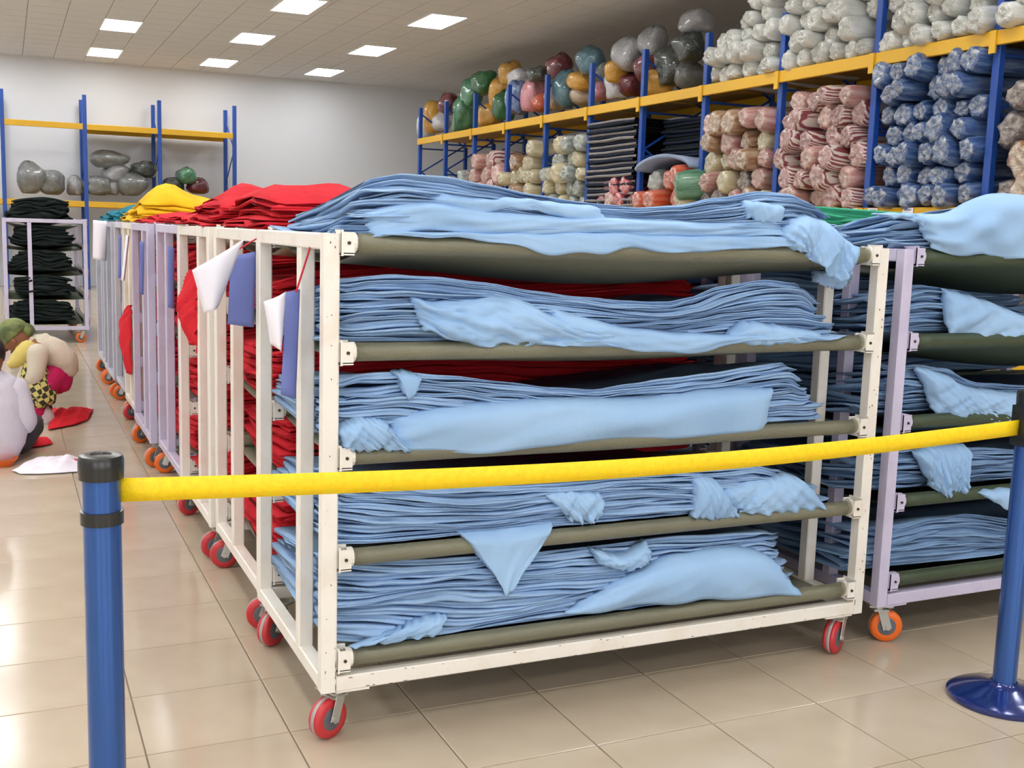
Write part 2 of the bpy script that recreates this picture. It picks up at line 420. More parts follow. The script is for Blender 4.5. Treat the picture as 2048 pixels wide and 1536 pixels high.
def trolley(name, label, x0, y0, L=2.03, D=.9, frame=M_cream, canvas=M_olive, bar=M_bar, tyre=M_tyre, mid=.27, sags=(.11, .06, .06, .03, .02), rz=0, group=None, caster_rz=(0, 0, 0, 0), zt=1.48, detail=True):
    t = thing(name, label, 'trolley', (x0, y0, 0), group, rz)
    h = PW / 2; zb = .155
    for x in (h, L - h):
        for y in (h, mid + h if mid else None, D - h):
            if y is None: continue
            MB().beam((x, y, zb + (PW if y not in (h, D - h) else 0)), (x, y, zt - (PW if y not in (h, D - h) else 0)), PW, PW).build('post', frame, t)
        for z, nm in ((zb + h, 'end_rail'), (zt - h, 'end_rail')):
            MB().beam((x, PW, z), (x, D - PW, z), PW * .98, PW).build(nm, frame, t)
    for y in (h, D - h):
        MB().beam((PW, y, zb + h), (L - PW, y, zb + h), PW * .98, PW).build('bottom_rail', frame, t)
    for k, z in enumerate(BARZ):
        for y in (h, D - h):
            m = MB(); m.tube((PW + .02, y, z), (L - PW - .02, y, z), .0235, n=14)
            angle_smooth(m.build('shelf_bar', bar, t))
            if y == h or detail:
                for x, sg in ((PW, 1), (L - PW, -1)):
                    m = MB()
                    m.box(min(x, x + sg * .006), max(x, x + sg * .006), y - .034, y + .034, z - .036, z + .036)
                    m.box(min(x, x + sg * .038), max(x, x + sg * .038), y - .032, y - .026, z - .03, z + .03)
                    m.box(min(x, x + sg * .038), max(x, x + sg * .038), y + .026, y + .032, z - .03, z + .03)
                    m.box(min(x, x + sg * .038), max(x, x + sg * .038), y - .032, y + .032, z - .034, z - .027)
                    m.tube((x + sg * .022, y - .036, z), (x + sg * .022, y - .031, z), .005, n=8, mi=1)
                    if sg > 0: m.tube((x + sg * .030, y, z), (x + sg * .048, y, z), .0285, n=14)
                    else: m.tube((x + sg * .030, y, z), (x + sg * .040, y, z), .031, n=14)
                    m.build('bar_bracket', [frame, M_hole], t)
        sling_obj(t, L, D, z, sags[k], canvas)
    for (x, y), a in zip(((.06, .06), (L - .06, .06), (.06, D - .06), (L - .06, D - .06)), caster_rz):
        caster(t, x, y, a, tyre)
    if detail:
        for (a, b) in ((PW, PW + .10), (L - PW - .12, L - PW)):
            MB().box(a, b, .004, .06, zb - .006, zb).build('corner_plate', frame, t)
    return t

CX = .79; CY = 2.96
cart1 = trolley('fabric_trolley', 'cream slatless trolley nearest the camera with five shelves of pale blue fabric', CX, CY, 2.02, .90, M_cream, sags=(.10, .05, .05, .02, .015),
                caster_rz=(PI * .655, PI * .66, PI * .72, PI * 1.1))
cart1['label'] = 'cream steel trolley nearest the camera, its five shelves full of pale blue fabric'
# worn marks on the corner posts and rails of the front trolley
rnd = random.Random(5); m = MB()
def chipmark(m, x, y, z, a, b):
    n = 7; vs = [(x + a * math.cos(2 * PI * i / n) * rnd.uniform(.5, 1.1), y, z + b * math.sin(2 * PI * i / n) * rnd.uniform(.5, 1.1)) for i in range(n)]
    vs2 = [(p[0], p[1] + .0016, p[2]) for p in vs]
    m.poly(vs + vs2, [tuple(range(n))[::-1], tuple(range(n, 2 * n))] + [(i, (i + 1) % n, n + (i + 1) % n, n + i) for i in range(n)])
for _ in range(46):
    left = rnd.random() < .5
    chipmark(m, (0 if left else 2.02 - PW) + rnd.uniform(.004, PW - .004), -.0008, rnd.uniform(.17, 1.47), rnd.uniform(.0008, .0024), rnd.uniform(.001, .006))
for _ in range(26): chipmark(m, rnd.uniform(.06, 1.95), -.0004, .155 + rnd.choice((rnd.uniform(.002, .008), rnd.uniform(.038, .044))), rnd.uniform(.002, .010), rnd.uniform(.0006, .0018))
for z in (1.455, .85, .25, .20): chipmark(m, 2.02 - PW + .006, -.0008, z, .002, .016)
for z in (.17, .21, .24): chipmark(m, PW - .004, -.0008, z, .0015, .014)
tag(m.build('paint_chips', M_rust, cart1), kind='stuff')

XA, XB = CX, CX + 2.02
YP = 3.0
BL = 'pale blue fabric sheets on the %s shelf of the front cream trolley'
def barline(z, d=.0): return [(XA, z + .028 + d), (XB, z + .028 + d)]
# --- top shelf
T1 = px_top([(690, 372), (730, 358), (790, 348), (870, 353), (950, 369), (1050, 390), (1150, 405), (1250, 413), (1330, 409), (1420, 392), (1500, 379), (1560, 384), (1600, 398), (1640, 420)], 3.05)
s1 = stack('heaped pale blue fabric sheets lying on top of the front cream trolley', (XA + .07, XB - .06), (XA + .14, XB - .30), YP - .01, 3.80, T1, barline(1.455), 13, M_blue, 11, nx=84, rough=1.25)
drape(s1, [(735, 425), (800, 404), (880, 402), (1000, 420), (1150, 432), (1300, 436), (1450, 442), (1560, 436)],
      [(745, 472), (840, 462), (950, 470), (1080, 472), (1200, 462), (1320, 474), (1450, 472), (1590, 470)], 2.963, M_blue2, 3, nu=110, nv=14, amp=.007, bulge=.018, fr=4, tilt=.9)
drape(s1, [(760, 465), (900, 464), (1050, 464), (1200, 462), (1350, 468), (1600, 472)],
      [(745, 474), (850, 474), (960, 478), (1040, 494), (1120, 510), (1200, 506), (1260, 497), (1370, 505), (1480, 498), (1620, 492)], 2.950, M_blue2, 4, nu=110, nv=8, amp=.005, bulge=.004, fr=6)
drape(s1, [(880, 382), (960, 392), (1060, 396), (1130, 404), (1200, 412)], [(860, 402), (940, 425), (1060, 418), (1140, 440), (1230, 442)], 2.962, M_blue2, 8, nu=50, nv=8, amp=.007, bulge=.012)
drape(s1, [(1490, 400), (1530, 402), (1570, 410)], [(1495, 436), (1540, 448), (1565, 440)], 2.955, M_blue2, 12, nu=26, nv=10, amp=.008, bulge=.02)
drape(s1, [(1565, 470), (1590, 436), (1640, 432), (1680, 462), (1722, 498)], [(1590, 500), (1618, 512), (1650, 545), (1690, 560), (1712, 512)], 2.945, M_blue2, 13, nu=70, nv=20, amp=.017, bulge=.026, fr=9, tilt=.3)
drape(s1, [(1640, 540), (1670, 540), (1702, 520)], [(1630, 565), (1680, 578), (1706, 552)], 3.05, M_blue, 15, nu=30, nv=8, amp=.012, bulge=.0, fr=9)
# --- second shelf
T2 = px_top([(680, 556), (740, 548), (800, 545), (870, 548), (960, 562), (1060, 580), (1150, 592), (1250, 599), (1340, 600), (1390, 590), (1440, 570), (1530, 558), (1600, 565), (1640, 590)], 3.0)
s2 = stack(BL % 'second', (XA + .055, XB - .11), (XA + .06, XB - .33), YP, 3.80, T2, barline(1.15), 12, M_blue, 21, nx=84, rough=1.1)
drape(s2, [(825, 592), (870, 600), (1000, 592), (1060, 604), (1130, 640), (1240, 650)], [(850, 660), (940, 688), (1060, 692), (1180, 690), (1250, 694), (1300, 690)], 2.957, M_blue2, 5, nu=80, nv=16, amp=.017, bulge=.026, fr=7, tilt=1.2)
drape(s2, [(1100, 612), (1200, 640), (1300, 660), (1420, 668), (1560, 672), (1670, 672)], [(1120, 690), (1220, 696), (1320, 704), (1410, 704), (1480, 686), (1700, 676)], 2.947, M_blue2, 6, nu=90, nv=10, amp=.007, bulge=.012, fr=5)
drape(s2, [(1500, 640), (1560, 650), (1640, 664)], [(1440, 684), (1540, 690), (1655, 680)], 2.955, M_blue2, 16, nu=40, nv=8, amp=.009, bulge=.018, fr=6)
# --- third shelf
T3 = px_top([(680, 756), (720, 744), (800, 742), (900, 750), (1000, 762), (1100, 774), (1190, 778), (1260, 766), (1330, 755), (1420, 744), (1500, 732), (1580, 722), (1610, 735)], 3.0)
s3 = stack(BL % 'middle', (XA + .055, XB - .16), (XA + .07, XB - .34), YP, 3.80, T3, barline(.85), 12, M_blue, 31, nx=84, rough=.95)
drape(s3, [(790, 838), (900, 812), (1050, 800), (1250, 798), (1420, 780), (1562, 778)], [(780, 905), (860, 900), (960, 907), (1080, 893), (1250, 880), (1535, 864)], 2.958, M_blue2, 7, nu=100, nv=14, amp=.006, bulge=.022, fr=3, tilt=.7)
drape(s3, [(790, 745), (815, 742), (842, 752)], [(808, 785), (820, 800), (836, 780)], 2.965, M_blue2, 17, nu=16, nv=8, amp=.004, bulge=.008)
drape(s3, [(680, 860), (720, 835), (770, 840)], [(690, 905), (760, 900), (830, 905)], 2.955, M_blue2, 18, nu=40, nv=10, amp=.013, bulge=.018, fr=8)
# --- fourth shelf
T4 = px_top([(680, 956), (800, 950), (1000, 952), (1200, 945), (1400, 935), (1500, 928), (1560, 940), (1600, 955)], 3.0)
s4 = stack(BL % 'fourth', (XA + .055, XB - .14), (XA + .09, XB - .32), YP, 3.80, T4, barline(.553), 13, M_blue, 41, nx=84, rough=1.0)
drape(s4, [(920, 1066), (985, 1060), (1040, 1054), (1122, 1044)], [(990, 1150), (1006, 1176), (1016, 1192), (1056, 1132)], 2.945, M_blue2, 9, nu=50, nv=20, amp=.004, bulge=.006, fr=3, thick=.0025, jit=.15, tuck=.085)
drape(s4, [(1085, 985), (1130, 975), (1210, 985)], [(1140, 1042), (1180, 1044), (1205, 1030)], 2.962, M_blue2, 19, nu=34, nv=12, amp=.014, bulge=.02, fr=8)
drape(s4, [(1390, 950), (1430, 955), (1440, 980)], [(1385, 1035), (1440, 1040), (1480, 1030)], 2.962, M_blue2, 20, nu=34, nv=14, amp=.014, bulge=.026, fr=8)
drape(s4, [(1500, 990), (1570, 950), (1610, 960)], [(1480, 1028), (1560, 1026), (1658, 1016)], 2.962, M_blue2, 22, nu=44, nv=12, amp=.010, bulge=.02, fr=5)
drape(s4, [(1440, 975), (1500, 960), (1560, 955)], [(1440, 1010), (1500, 1020), (1560, 1000)], 2.966, M_blue2, 42, nu=34, nv=10, amp=.012, bulge=.018, fr=6)
# --- bottom shelf
T5 = px_top([(680, 1130), (760, 1122), (900, 1114), (1050, 1106), (1200, 1090), (1350, 1070), (1450, 1066), (1530, 1062), (1570, 1072)], 3.0)
s5 = stack(BL % 'bottom', (XA + .055, XB - .28), (XA + .06, XB - .36), YP, 3.80, T5, barline(.25, -.004), 13, M_blue, 51, nx=84, rough=1.0)
drape(s5, [(1250, 1160), (1330, 1120), (1420, 1100), (1500, 1098), (1555, 1120)], [(1130, 1232), (1280, 1212), (1400, 1202), (1500, 1196), (1608, 1188)], 2.958, M_blue2, 10, nu=60, nv=14, amp=.006, bulge=.03, fr=3)
drape(s5, [(1190, 1100), (1250, 1110), (1300, 1082)], [(1200, 1128), (1260, 1142), (1300, 1120)], 2.960, M_blue2, 23, nu=30, nv=10, amp=.012, bulge=.02, fr=7)
drape(s5, [(800, 1262), (850, 1238), (900, 1230)], [(700, 1296), (800, 1282), (880, 1268)], 2.958, M_blue2, 24, nu=40, nv=8, amp=.006, bulge=.012, fr=5)

# --- trolleys behind, in the same row
row = [  # y0, x offset, frame, tyre, mid, fabric, loose, top-mound (height, name)
    (3.885, .012, M_cream, M_tyre, .50, M_red, 'bright red', .17, 'cream trolley right behind the front one, stacked with red fabric'),
    (4.85, -.004, M_cream, M_tyre, .27, M_red, 'red', .17, 'third cream trolley in the row, red fabric showing between its posts'),
    (5.86, .010, M_lav, M_otyre, .50, M_red, 'darker red', .05, 'lavender trolley fourth in the row with orange wheels and red fabric'),
    (6.86, -.03, M_lav, M_otyre, .27, M_red, 'low red', .07, 'lavender trolley fifth in the row with orange wheels'),
    (7.80, .000, M_cream, M_tyre, .50, M_yel, 'yellow', .23, 'cream trolley sixth in the row with yellow fabric heaped on top'),
    (8.76, .02, M_grey, M_otyre, .27, M_yel, 'pale yellow', .13, 'pale grey trolley seventh in the row with low yellow fabric on top'),
    (9.72, .00, M_grey, M_otyre, .50, M_teal, 'teal', .13, 'pale grey trolley eighth in the row, teal fabric on top'),
    (10.68, .01, M_grey, M_otyre, .27, M_teal, 'dark teal', .10, 'pale grey trolley last in the row before the far rack'),
]
ORD = ['second', 'third', 'fourth', 'fifth', 'sixth', 'seventh', 'eighth', 'ninth']
SH = ['top', 'second', 'middle', 'fourth', 'bottom']
for i, (y0, dx, fr, ty, mid, fab, cname, hh, lab) in enumerate(row):
    rr = random.Random(100 + i)
    trolley('fabric_trolley', lab, CX + dx, y0, 2.02, .92, fr, tyre=ty, mid=mid, caster_rz=(PI * (.42 + .16 * rr.random()), PI + rr.uniform(-1.2, 1.2), PI * rr.choice((.45, .55, .62)), PI), detail=(i < 4))
    for k, z in enumerate(BARZ):
        if i > 3 and k > 2 and i not in (4,): continue
        hgt = hh if k == 0 else (.235 - (.06 if k == 1 and i == 0 else 0))
        xa, xb = CX + dx, CX + dx + 2.02
        p = rr.uniform(.2, .4); n = 8 if i < 2 else 6
        tp = [(xa + .03, z + .028 + hgt * (.72 if k else .35)), (xa + .25, z + .028 + hgt * .95), (xa + .5, z + .028 + hgt), (xa + 1.1, z + .028 + hgt * .8), (xa + 1.6, z + .028 + hgt), (xb, z + .028 + hgt * .7)]
        if k == 0: tp = [(xa - .02, z + .028 + hgt * .3), (xa + .10, z + .028 + hgt * .55), (xa + .28, z + .028 + hgt * .6), (xa + .55, z + .028 + hgt * .4), (xa + .9, z + .028 + hgt * .2), (xa + 1.6, z + .028 + hgt * .3), (xb, z + .028 + hgt * .3)]
        stack('%s fabric sheets on the %s shelf of the %s trolley in the row' % (cname, SH[k], ORD[i]), (xa + (rr.uniform(.06, .12) if k else .02), xb - .08), (xa + (rr.uniform(.06, .14) if k else .10), xb - .15), y0 + .06, y0 + .86, tp, [(xa, z + .03), (xb, z + .03)], n, fab, 200 + 10 * i + k, nx=44 if i < 3 else 30, rough=1.1 if k else 1.6, mound=0 if k else hh * .55, sag=.085 if k else 0, drop=.08 if k else 0, mx=xa + .95, lobes=2 if i < 3 else 1)
# red cloth spilling out at the left ends
def spill(name, label, px, y, x, matl, seed, cat='fabric'):
    P = [atX(a, b, x) for a, b in px]; c = sum(P, Vector()) / len(P)
    rnd = random.Random(seed); n = N1(rnd, 1, 4)
    n_ = 26; mb = MB()
    zt, zb_ = max(p.z for p in P), min(p.z for p in P)
    L = len(P) // 2; A = P[:L]; B = P[L:][::-1]
    def cur(Q, v):
        q = v * (len(Q) - 1); i = min(int(q), len(Q) - 2); return Q[i].lerp(Q[i + 1], q - i)
    t = thing(name, label, cat, c)
    def fn(u, v):
        p = cur(A, v).lerp(cur(B, v), u)
        return (p.x - .05 * math.sin(PI * u) * math.sin(PI * v) - .012 * n(u + v * 2) - c.x, p.y - c.y, p.z - c.z)
    solid(mb.grid(14, n_, fn).build('hanging_fold', matl, t, True), .006)
    return t
spill('hanging_cloth', 'red cloth bulging out between the posts of the sixth trolley', [(256, 612), (246, 640), (250, 700), (254, 745), (262, 750), (262, 700), (262, 640), (262, 610)], 0, CX - .01, M_redl, 1)
spill('hanging_cloth', 'red cloth bulging past the post of the third trolley below the white sheet', [(380, 540), (364, 600), (372, 640), (384, 690), (394, 690), (394, 640), (394, 600), (394, 540)], 0, CX - .006, M_redl, 2)
# ------------------------------------------------------------------ lavender trolley on the right
BX, BY = 2.905, 2.985
trolley('fabric_trolley', 'lavender steel trolley on the right with orange wheels and pale blue fabric', BX, BY, 2.02, .92, M_lav, canvas=M_dgreen, tyre=M_otyre, mid=.27, sags=(.13, .13, .09, .06, .02), caster_rz=(PI * 1.36, PI, PI * .75, PI))
def pT(pts, y=3.05): return px_top(pts, y)
bx1 = BX + 2.02
LB = 'pale blue fabric on the %s shelf of the lavender trolley at right'
b1 = stack(LB % 'top' + ', heaped highest', (BX - .02, bx1 - .1), (BX + .08, bx1 - .3), BY + .04, 3.82,
           pT([(1700, 480), (1745, 440), (1800, 426), (1860, 420), (1930, 412), (1960, 400), (2010, 386), (2060, 386)]) + [(BX + 1.2, 1.66), (bx1, 1.6)], barline(1.455)[:1] + [(bx1, 1.483)], 11, M_blue, 61, nx=80, rough=1.8)
drape(b1, [(1838, 428), (1900, 424), (1950, 405), (2000, 386), (2060, 390), (2110, 400)], [(1872, 500), (1920, 508), (1970, 512), (2030, 516), (2080, 520), (2120, 520)], 2.975, M_blue2, 62, nu=80, nv=22, amp=.012, bulge=.03, fr=2, tilt=1.1)
drape(b1, [(1760, 428), (1800, 426), (1850, 430), (1900, 436)], [(1780, 436), (1820, 440), (1850, 455), (1890, 470)], 2.99, M_blue2, 63, nu=40, nv=8, amp=.008, bulge=.01)
for k, (nm, tp, xt) in enumerate((('second', [(1700, 600), (1760, 585), (1850, 568), (1920, 578), (2000, 610), (2060, 625)], .02),
                                  ('middle', [(1700, 745), (1760, 735), (1840, 728), (1900, 735), (1960, 765), (2060, 772)], .04),
                                  ('fourth', [(1700, 920), (1760, 905), (1880, 893), (1960, 896), (2060, 900)], .02),
                                  ('bottom', [(1640, 1070), (1760, 1055), (1850, 1036), (1930, 1030), (2060, 1040)], .0))):
    z = BARZ[k + 1]; tt = pT(tp)
    tt.append((bx1, tt[-1][1]))
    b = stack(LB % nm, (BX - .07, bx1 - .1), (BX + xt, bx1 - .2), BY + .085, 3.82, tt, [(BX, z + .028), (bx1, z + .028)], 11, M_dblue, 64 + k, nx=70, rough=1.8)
    if k == 0: drape(b, [(1900, 578), (1950, 590), (2010, 612), (2080, 640)], [(1900, 672), (1960, 676), (2030, 678), (2090, 680)], 3.0, M_blue2, 70, nu=50, nv=14, amp=.012, bulge=.02)
    if k == 1:
        drape(b, [(1845, 735), (1890, 745), (1950, 775), (2080, 790)], [(1880, 835), (1930, 838), (1990, 845), (2080, 850)], 3.0, M_blue2, 71, nu=70, nv=16, amp=.016, bulge=.02, fr=9)
    if k == 2:
        o = drape(b, [(1838, 905), (1870, 896), (1910, 892), (1945, 893)], [(1870, 975), (1885, 992), (1910, 992), (1935, 975)], 2.995, M_blue2, 72, nu=70, nv=14, amp=.022, bulge=.016, fr=14, tilt=.25)
        drape(b, [(1960, 985), (2000, 978), (2060, 975)], [(1985, 1000), (2020, 1022), (2070, 1030)], 2.965, M_blue2, 73, nu=30, nv=10, amp=.008)
# trolley behind it
trolley('fabric_trolley', 'lavender trolley behind the one at right, green fabric on top', BX + .02, 3.96, 2.02, .92, M_lav, canvas=M_dgreen, tyre=M_otyre, mid=.27, detail=False, caster_rz=(2.5, 3, 2.8, 3))
for k, z in enumerate(BARZ):
    xa = BX; xb = BX + 2.02
    hh = .175 if k == 0 else .24
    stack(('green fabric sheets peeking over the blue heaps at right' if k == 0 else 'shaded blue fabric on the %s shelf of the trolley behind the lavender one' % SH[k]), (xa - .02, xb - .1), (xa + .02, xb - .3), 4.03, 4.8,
          [(xa - .1, z + .03 + hh * (.9 if k == 0 else 1)), (xa + .3, z + .03 + hh), (xb, z + .03 + hh * .8)], [(xa, z + .03), (xb, z + .03)], 7, M_green if k == 0 else M_dblue, 80 + k, nx=40, rough=1.6)

# ------------------------------------------------------------------ trolley far left with dark fabric
LX0, LY0 = -.04, 14.25
ft = trolley('fabric_trolley', 'lavender trolley far left by the rack, end-on, packed with blackish green fabric', 0, 0, 2.02, .93, M_lav, canvas=M_dgreen, tyre=M_otyre, mid=.614, detail=False)
ft.location = (LX0 + .93, LY0, 0); ft.rotation_euler = (0, 0, PI / 2)
for k, z in enumerate(BARZ):
    h = .24 if k else .26
    xa, xb = LX0 + .05, LX0 + .88
    stack('blackish green fabric on the %s shelf of the end-on lavender trolley' % SH[k], (xa + (.06 if k % 2 else .0), xb - .10), (xa + .10, xb - .16), LY0 + .05, LY0 + 1.9,
          [(xa, z + .03 + h * .8), (xa + .4, z + .03 + h), (xb, z + .03 + h * .75)], [(xa, z + .02), (xb, z + .02)], 6, M_black, 90 + k, nx=20, rough=2.2, lobes=1)

# ------------------------------------------------------------------ barrier
def stanchion(x, y, label, h=1.026, rcap=.0435):
    t = thing('barrier_post', label, 'barrier post', (x, y, 0))
    r = .0375
    m = MB(); m.lathe([(.175, 0), (.178, .006), (.178, .014), (.165, .022), (.12, .034), (.07, .050), (.045, .060), (r + .004, .066)], n=48); angle_smooth(m.build('base', M_base, t))
    m = MB(); m.lathe([(r, .055), (r, h - .03)], n=40)
    for i in range(4):                                     # belt slots are dark vertical grooves
        a = PI / 4 + i * PI / 2
    angle_smooth(m.build('tube', M_post, t))
    m = MB(); m.lathe([(r + .001, h - .052), (r + .0065, h - .050), (r + .0075, h - .030), (r + .0075, h - .010), (r + .004, h - .002), (r - .004, h), (.022, h), (.020, h - .003), (.001, h - .003)], n=40); angle_smooth(m.build('cap', M_blk, t))
    m = MB(); m.lathe([(r, h - .145), (r + .005, h - .144), (r + .005, h - .117), (r, h - .116)], n=40); angle_smooth(m.build('ring', M_blk, t))
    return t
SLX, SLY = .162, 2.335
SRX, SRY = 2.985, 2.47
stanchion(SLX, SLY, 'blue metal barrier post at left with black cap and black ring')
sr = stanchion(SRX, SRY, 'blue metal barrier post at the right edge standing on a round base', h=1.045)
MB().box(-.047, -.030, -.03, .03, .865, .995).build('belt_clip', M_blk, sr)
a = _v((SLX + .036, SLY - .004, .949)); b = _v((SRX - .045, SRY, .925))
def belt(u, v):
    p = a.lerp(b, u); return (p.x, p.y + (.0008 if v > .5 else 0), p.z - .036 * math.sin(PI * u) + lerp(.025, -.025, v) + lerp(0, -.0, u))
tp = solid(MB().grid(40, 3, belt).build('barrier_tape', M_tape, None, True), .0012)
tag(tp, 'yellow belt stretched between the two blue barrier posts', 'belt')

# ------------------------------------------------------------------ sheets hung on the trolley ends
def hung(label, y, white, blue, seed, string=None, bx=None):
    pts = [atY(p[0], p[1], y) for p in (white or blue)]; c = sum(pts, Vector()) / len(pts)
    t = thing('hanging_tag', label, 'paper', c)
    def quad(name, q, yy, mt, curl):
        Q = [atY(p[0], p[1], yy) for p in q]
        def fn(u, v):
            p = Q[0].lerp(Q[1], u).lerp(Q[3].lerp(Q[2], u), v)
            return (p.x - c.x, p.y - c.y - curl * math.sin(PI * u) * (.4 + .6 * v) + curl * .5 * v * v, p.z - c.z)
        solid(MB().grid(9, 13, fn).build(name, mt, t, True), .0012)
    if blue: quad('blue_card', blue, y + .02, M_vio, .006)
    if white: quad('white_sheet', white, y, M_white, .05)
    if string:
        B = atY(string[1][0], string[1][1], y) - c; A = _v((CX + .006, y, 1.45)) - c
        MB().tube(A, B, .003, n=6).build('string', M_string, t)
    return t
hung('white sheet curling off a violet card tied to the front trolley end, higher of the two', 3.86, [(487, 478), (493, 497), (412, 630), (384, 575)][0:1] + [(493, 500), (452, 604), (386, 540)], None, 1) if False else None
hung('wide white sheet curling out from a violet card, hung at the second trolley', 3.87, [(384, 540), (488, 478), (440, 612), (410, 628)], [(462, 512), (512, 503), (508, 655), (455, 648)], 1, ((470, 452), (474, 500)))
hung('narrow white sheet and violet card hung on the front trolley end', 3.12, [(527, 603), (572, 583), (566, 706), (545, 690)], [(572, 584), (600, 578), (592, 798), (562, 790)], 2, ((590, 470), (592, 585)))
hung('violet card hung on the left of the third trolley, narrow and tall', 5.6, None, [(335, 492), (349, 496), (348, 618), (336, 615)], 3)
hung('violet strip hung low between the fourth and fifth trolleys', 6.8, None, [(279, 482), (289, 484), (287, 590), (280, 588)], 4)
hung('white sheet hung on the grey trolley end furthest left in the row', 9.8, [(186, 440), (214, 442), (213, 522), (186, 518)], None, 5)
hung('slim beige sheet tied beside a dark strip on the sixth trolley', 7.7, [(252, 470), (259, 472), (250, 562), (242, 560)], [(237, 470), (243, 470), (242, 556), (236, 556)], 6)

# ------------------------------------------------------------------ racks
RD = 8.1; RDEP = 1.05; YK = [7.42 + 1.525 * k for k in range(-3, 11)]
def rack_y(label, D, ys, depth, ztop, levels, decks):
    t = thing('storage_rack', label, 'rack', (D, ys[0], 0))
    o = _v((D, ys[0], 0))
    def P(x, y, z): return (x - o.x, y - o.y, z)
    for y in ys:
        for x in (D, D + depth):
            m = MB(); m.beam(P(x + .04, y, 0), P(x + .04, y, ztop), .075, .08, .006); m.build('upright', M_rackb, t)
        m = MB(); z = .3; sgn = 1
        while z + .6 < ztop:
            xa, xb = (D + .08, D + depth) if sgn > 0 else (D + depth, D + .08)
            m.beam(P(xa, y, z), P(xb, y, z + .6), .02, .03, .002); z += .6; sgn = -sgn
        for z in (.3, 1.4, 2.6, 3.2): m.beam(P(D + .08, y, z), P(D + depth, y, z), .02, .03, .002)
        m.build('upright_bracing', M_rackb, t)
    for a, b in zip(ys, ys[1:]):
        for z in levels:
            for x in (D - .015, D + depth + .055):
                m = MB(); m.beam(P(x, a + .035, z - .065), P(x, b - .035, z - .065), .05, .13, .006); m.build('beam', M_racky, t)
            m = MB()
            n = 6
            for q in range(n):
                ya = lerp(a + .04, b - .04, q / n); yb = lerp(a + .04, b - .04, (q + 1) / n) - .012
                m.box(D + .01 - o.x, D + depth + .03 - o.x, ya - o.y, yb - o.y, z - .03, z - .006)
            tag(m.build('deck_boards', M_deck, t), kind='stuff')
        for z in levels:
            for x in (D - .015,):
                MB().box(x - .045 - o.x, x - .026 - o.x, a - .035 - o.y, a + .035 - o.y, z - .20, z - .001).build('beam_connector', M_racky, t)
    return t
ZL1, ZL2 = 1.85, 3.40
rk = rack_y('long blue and yellow storage rack along the right wall', RD, YK, RDEP, 4.05, (.55, ZL1, ZL2), None)
m = MB(); m2 = MB()
for px in (1705, 1745, 1815):                              # paper bin labels on the lower yellow beam
    p = atX(px, 425, RD - .05)
    lb = MB().box(-.004, 0, -.07, .07, -.12, .05).build('bin_label', M_white, rk); lb.location = _v((RD - .046, p.y, ZL1 - .055)) - _v((RD, YK[0], 0))
    mm = MB()
    for q in range(4): mm.box(-.006, -.004, -.045, .045 - .02 * (q % 2), .025 - q * .035, .033 - q * .035)
    mm.build('label_print', M_ink, lb)

# rack on the far wall
bx = [0.0, 1.57, 3.07, 4.66]; BYR = 25.1
t = thing('storage_rack', 'blue and yellow rack against the far wall at left, nearly empty on top', 'rack', (0, BYR, 0))
for x in [-1.55] + bx:
    for y in (0, 1.1): MB().beam((x, y, 0), (x, y, 4.05), .08, .09, .006).build('upright', M_rackb, t)
    m = MB(); z = .3; sg = 1
    while z + .7 < 4.0:
        m.beam((x, .04 if sg > 0 else 1.06, z), (x, 1.06 if sg > 0 else .04, z + .7), .02, .03, .002); z += .7; sg = -sg
    m.build('upright_bracing', M_rackb, t)
allx = [-1.55] + bx
for i, (a, b_) in enumerate(zip(allx, allx[1:])):
    for z in (1.86, 3.46):
        MB().beam((a + .04, -.02, z - .06), (b_ - .04, -.02, z - .06), .05, .12, .006).build('beam', M_racky, t)
        if i > 1 or z < 3: MB().beam((a + .04, 1.12, z - .06), (b_ - .04, 1.12, z - .06), .05, .12, .006).build('beam', M_racky, t)
        if i > 1 or z < 3: MB().box(a + .04, b_ - .04, .01, 1.09, z - .03, z - .006).build('deck_board', M_deck, t)
# ------------------------------------------------------------------ rolls wrapped in plastic
def plastic(name, c, c2, lo=.36, hi=.78, sc=2.6):
    return mat(name, c, .35, coat=.9, bump=(9, .9, (.7, 1, 1)), var=(sc, c2, lo, hi), obvar=.12, spec=.6)
ROLL = {}
def roll_meshes(key, body, tip):
    out = []
    for v in range(4):
        rnd = random.Random(hash(key) % 1000 + v if False else v * 31 + len(key)); n = 18; mb = MB(); a1 = N1(rnd, 1, 3); a2 = N1(rnd, 2, 6)
        prof = [(0.0, .10), (.02, .30), (.0, .52), (.012, .78), (.04, .93), (.12, 1.0), (.35, 1.02), (.62, .97), (.9, 1.0), (1.0, .8)]
        vs = []
        ph = [rnd.uniform(0, 6.28) for _ in range(5)]
        for j, (x, r) in enumerate(prof):
            for i in range(n):
                th = 2 * PI * i / n
                rr = r * (1 + .07 * math.sin(2 * th + ph[0] + x) + .05 * math.sin(3 * th + ph[1] + 3 * x) + .05 * math.sin(5 * th + ph[2]) + (.10 * math.sin(7 * th + ph[3]) if r < .9 else .02 * math.sin(9 * th + ph[4])))
                vs.append((x + (rnd.uniform(-.012, .012) if j < 5 else 0), rr * math.cos(th), rr * math.sin(th) * .93))
        fs = []; 
        for j in range(len(prof) - 1):
            for i in range(n): fs.append((j * n + i, (j + 1) * n + i, (j + 1) * n + (i + 1) % n, j * n + (i + 1) % n))
        mb.poly(vs, fs[:n * 3], 1); k = len(mb.v)
        mb.f += fs[n * 3:]; mb.m += [0] * (len(fs) - n * 3)
        mb.f.append(tuple(range(n))); mb.m.append(1); mb.f.append(tuple(range(len(vs) - n, len(vs)))[::-1]); mb.m.append(0)
        out.append(mb.mesh('fabric_roll', [body, tip], True))
    return out
W = srgb(226, 226, 220)
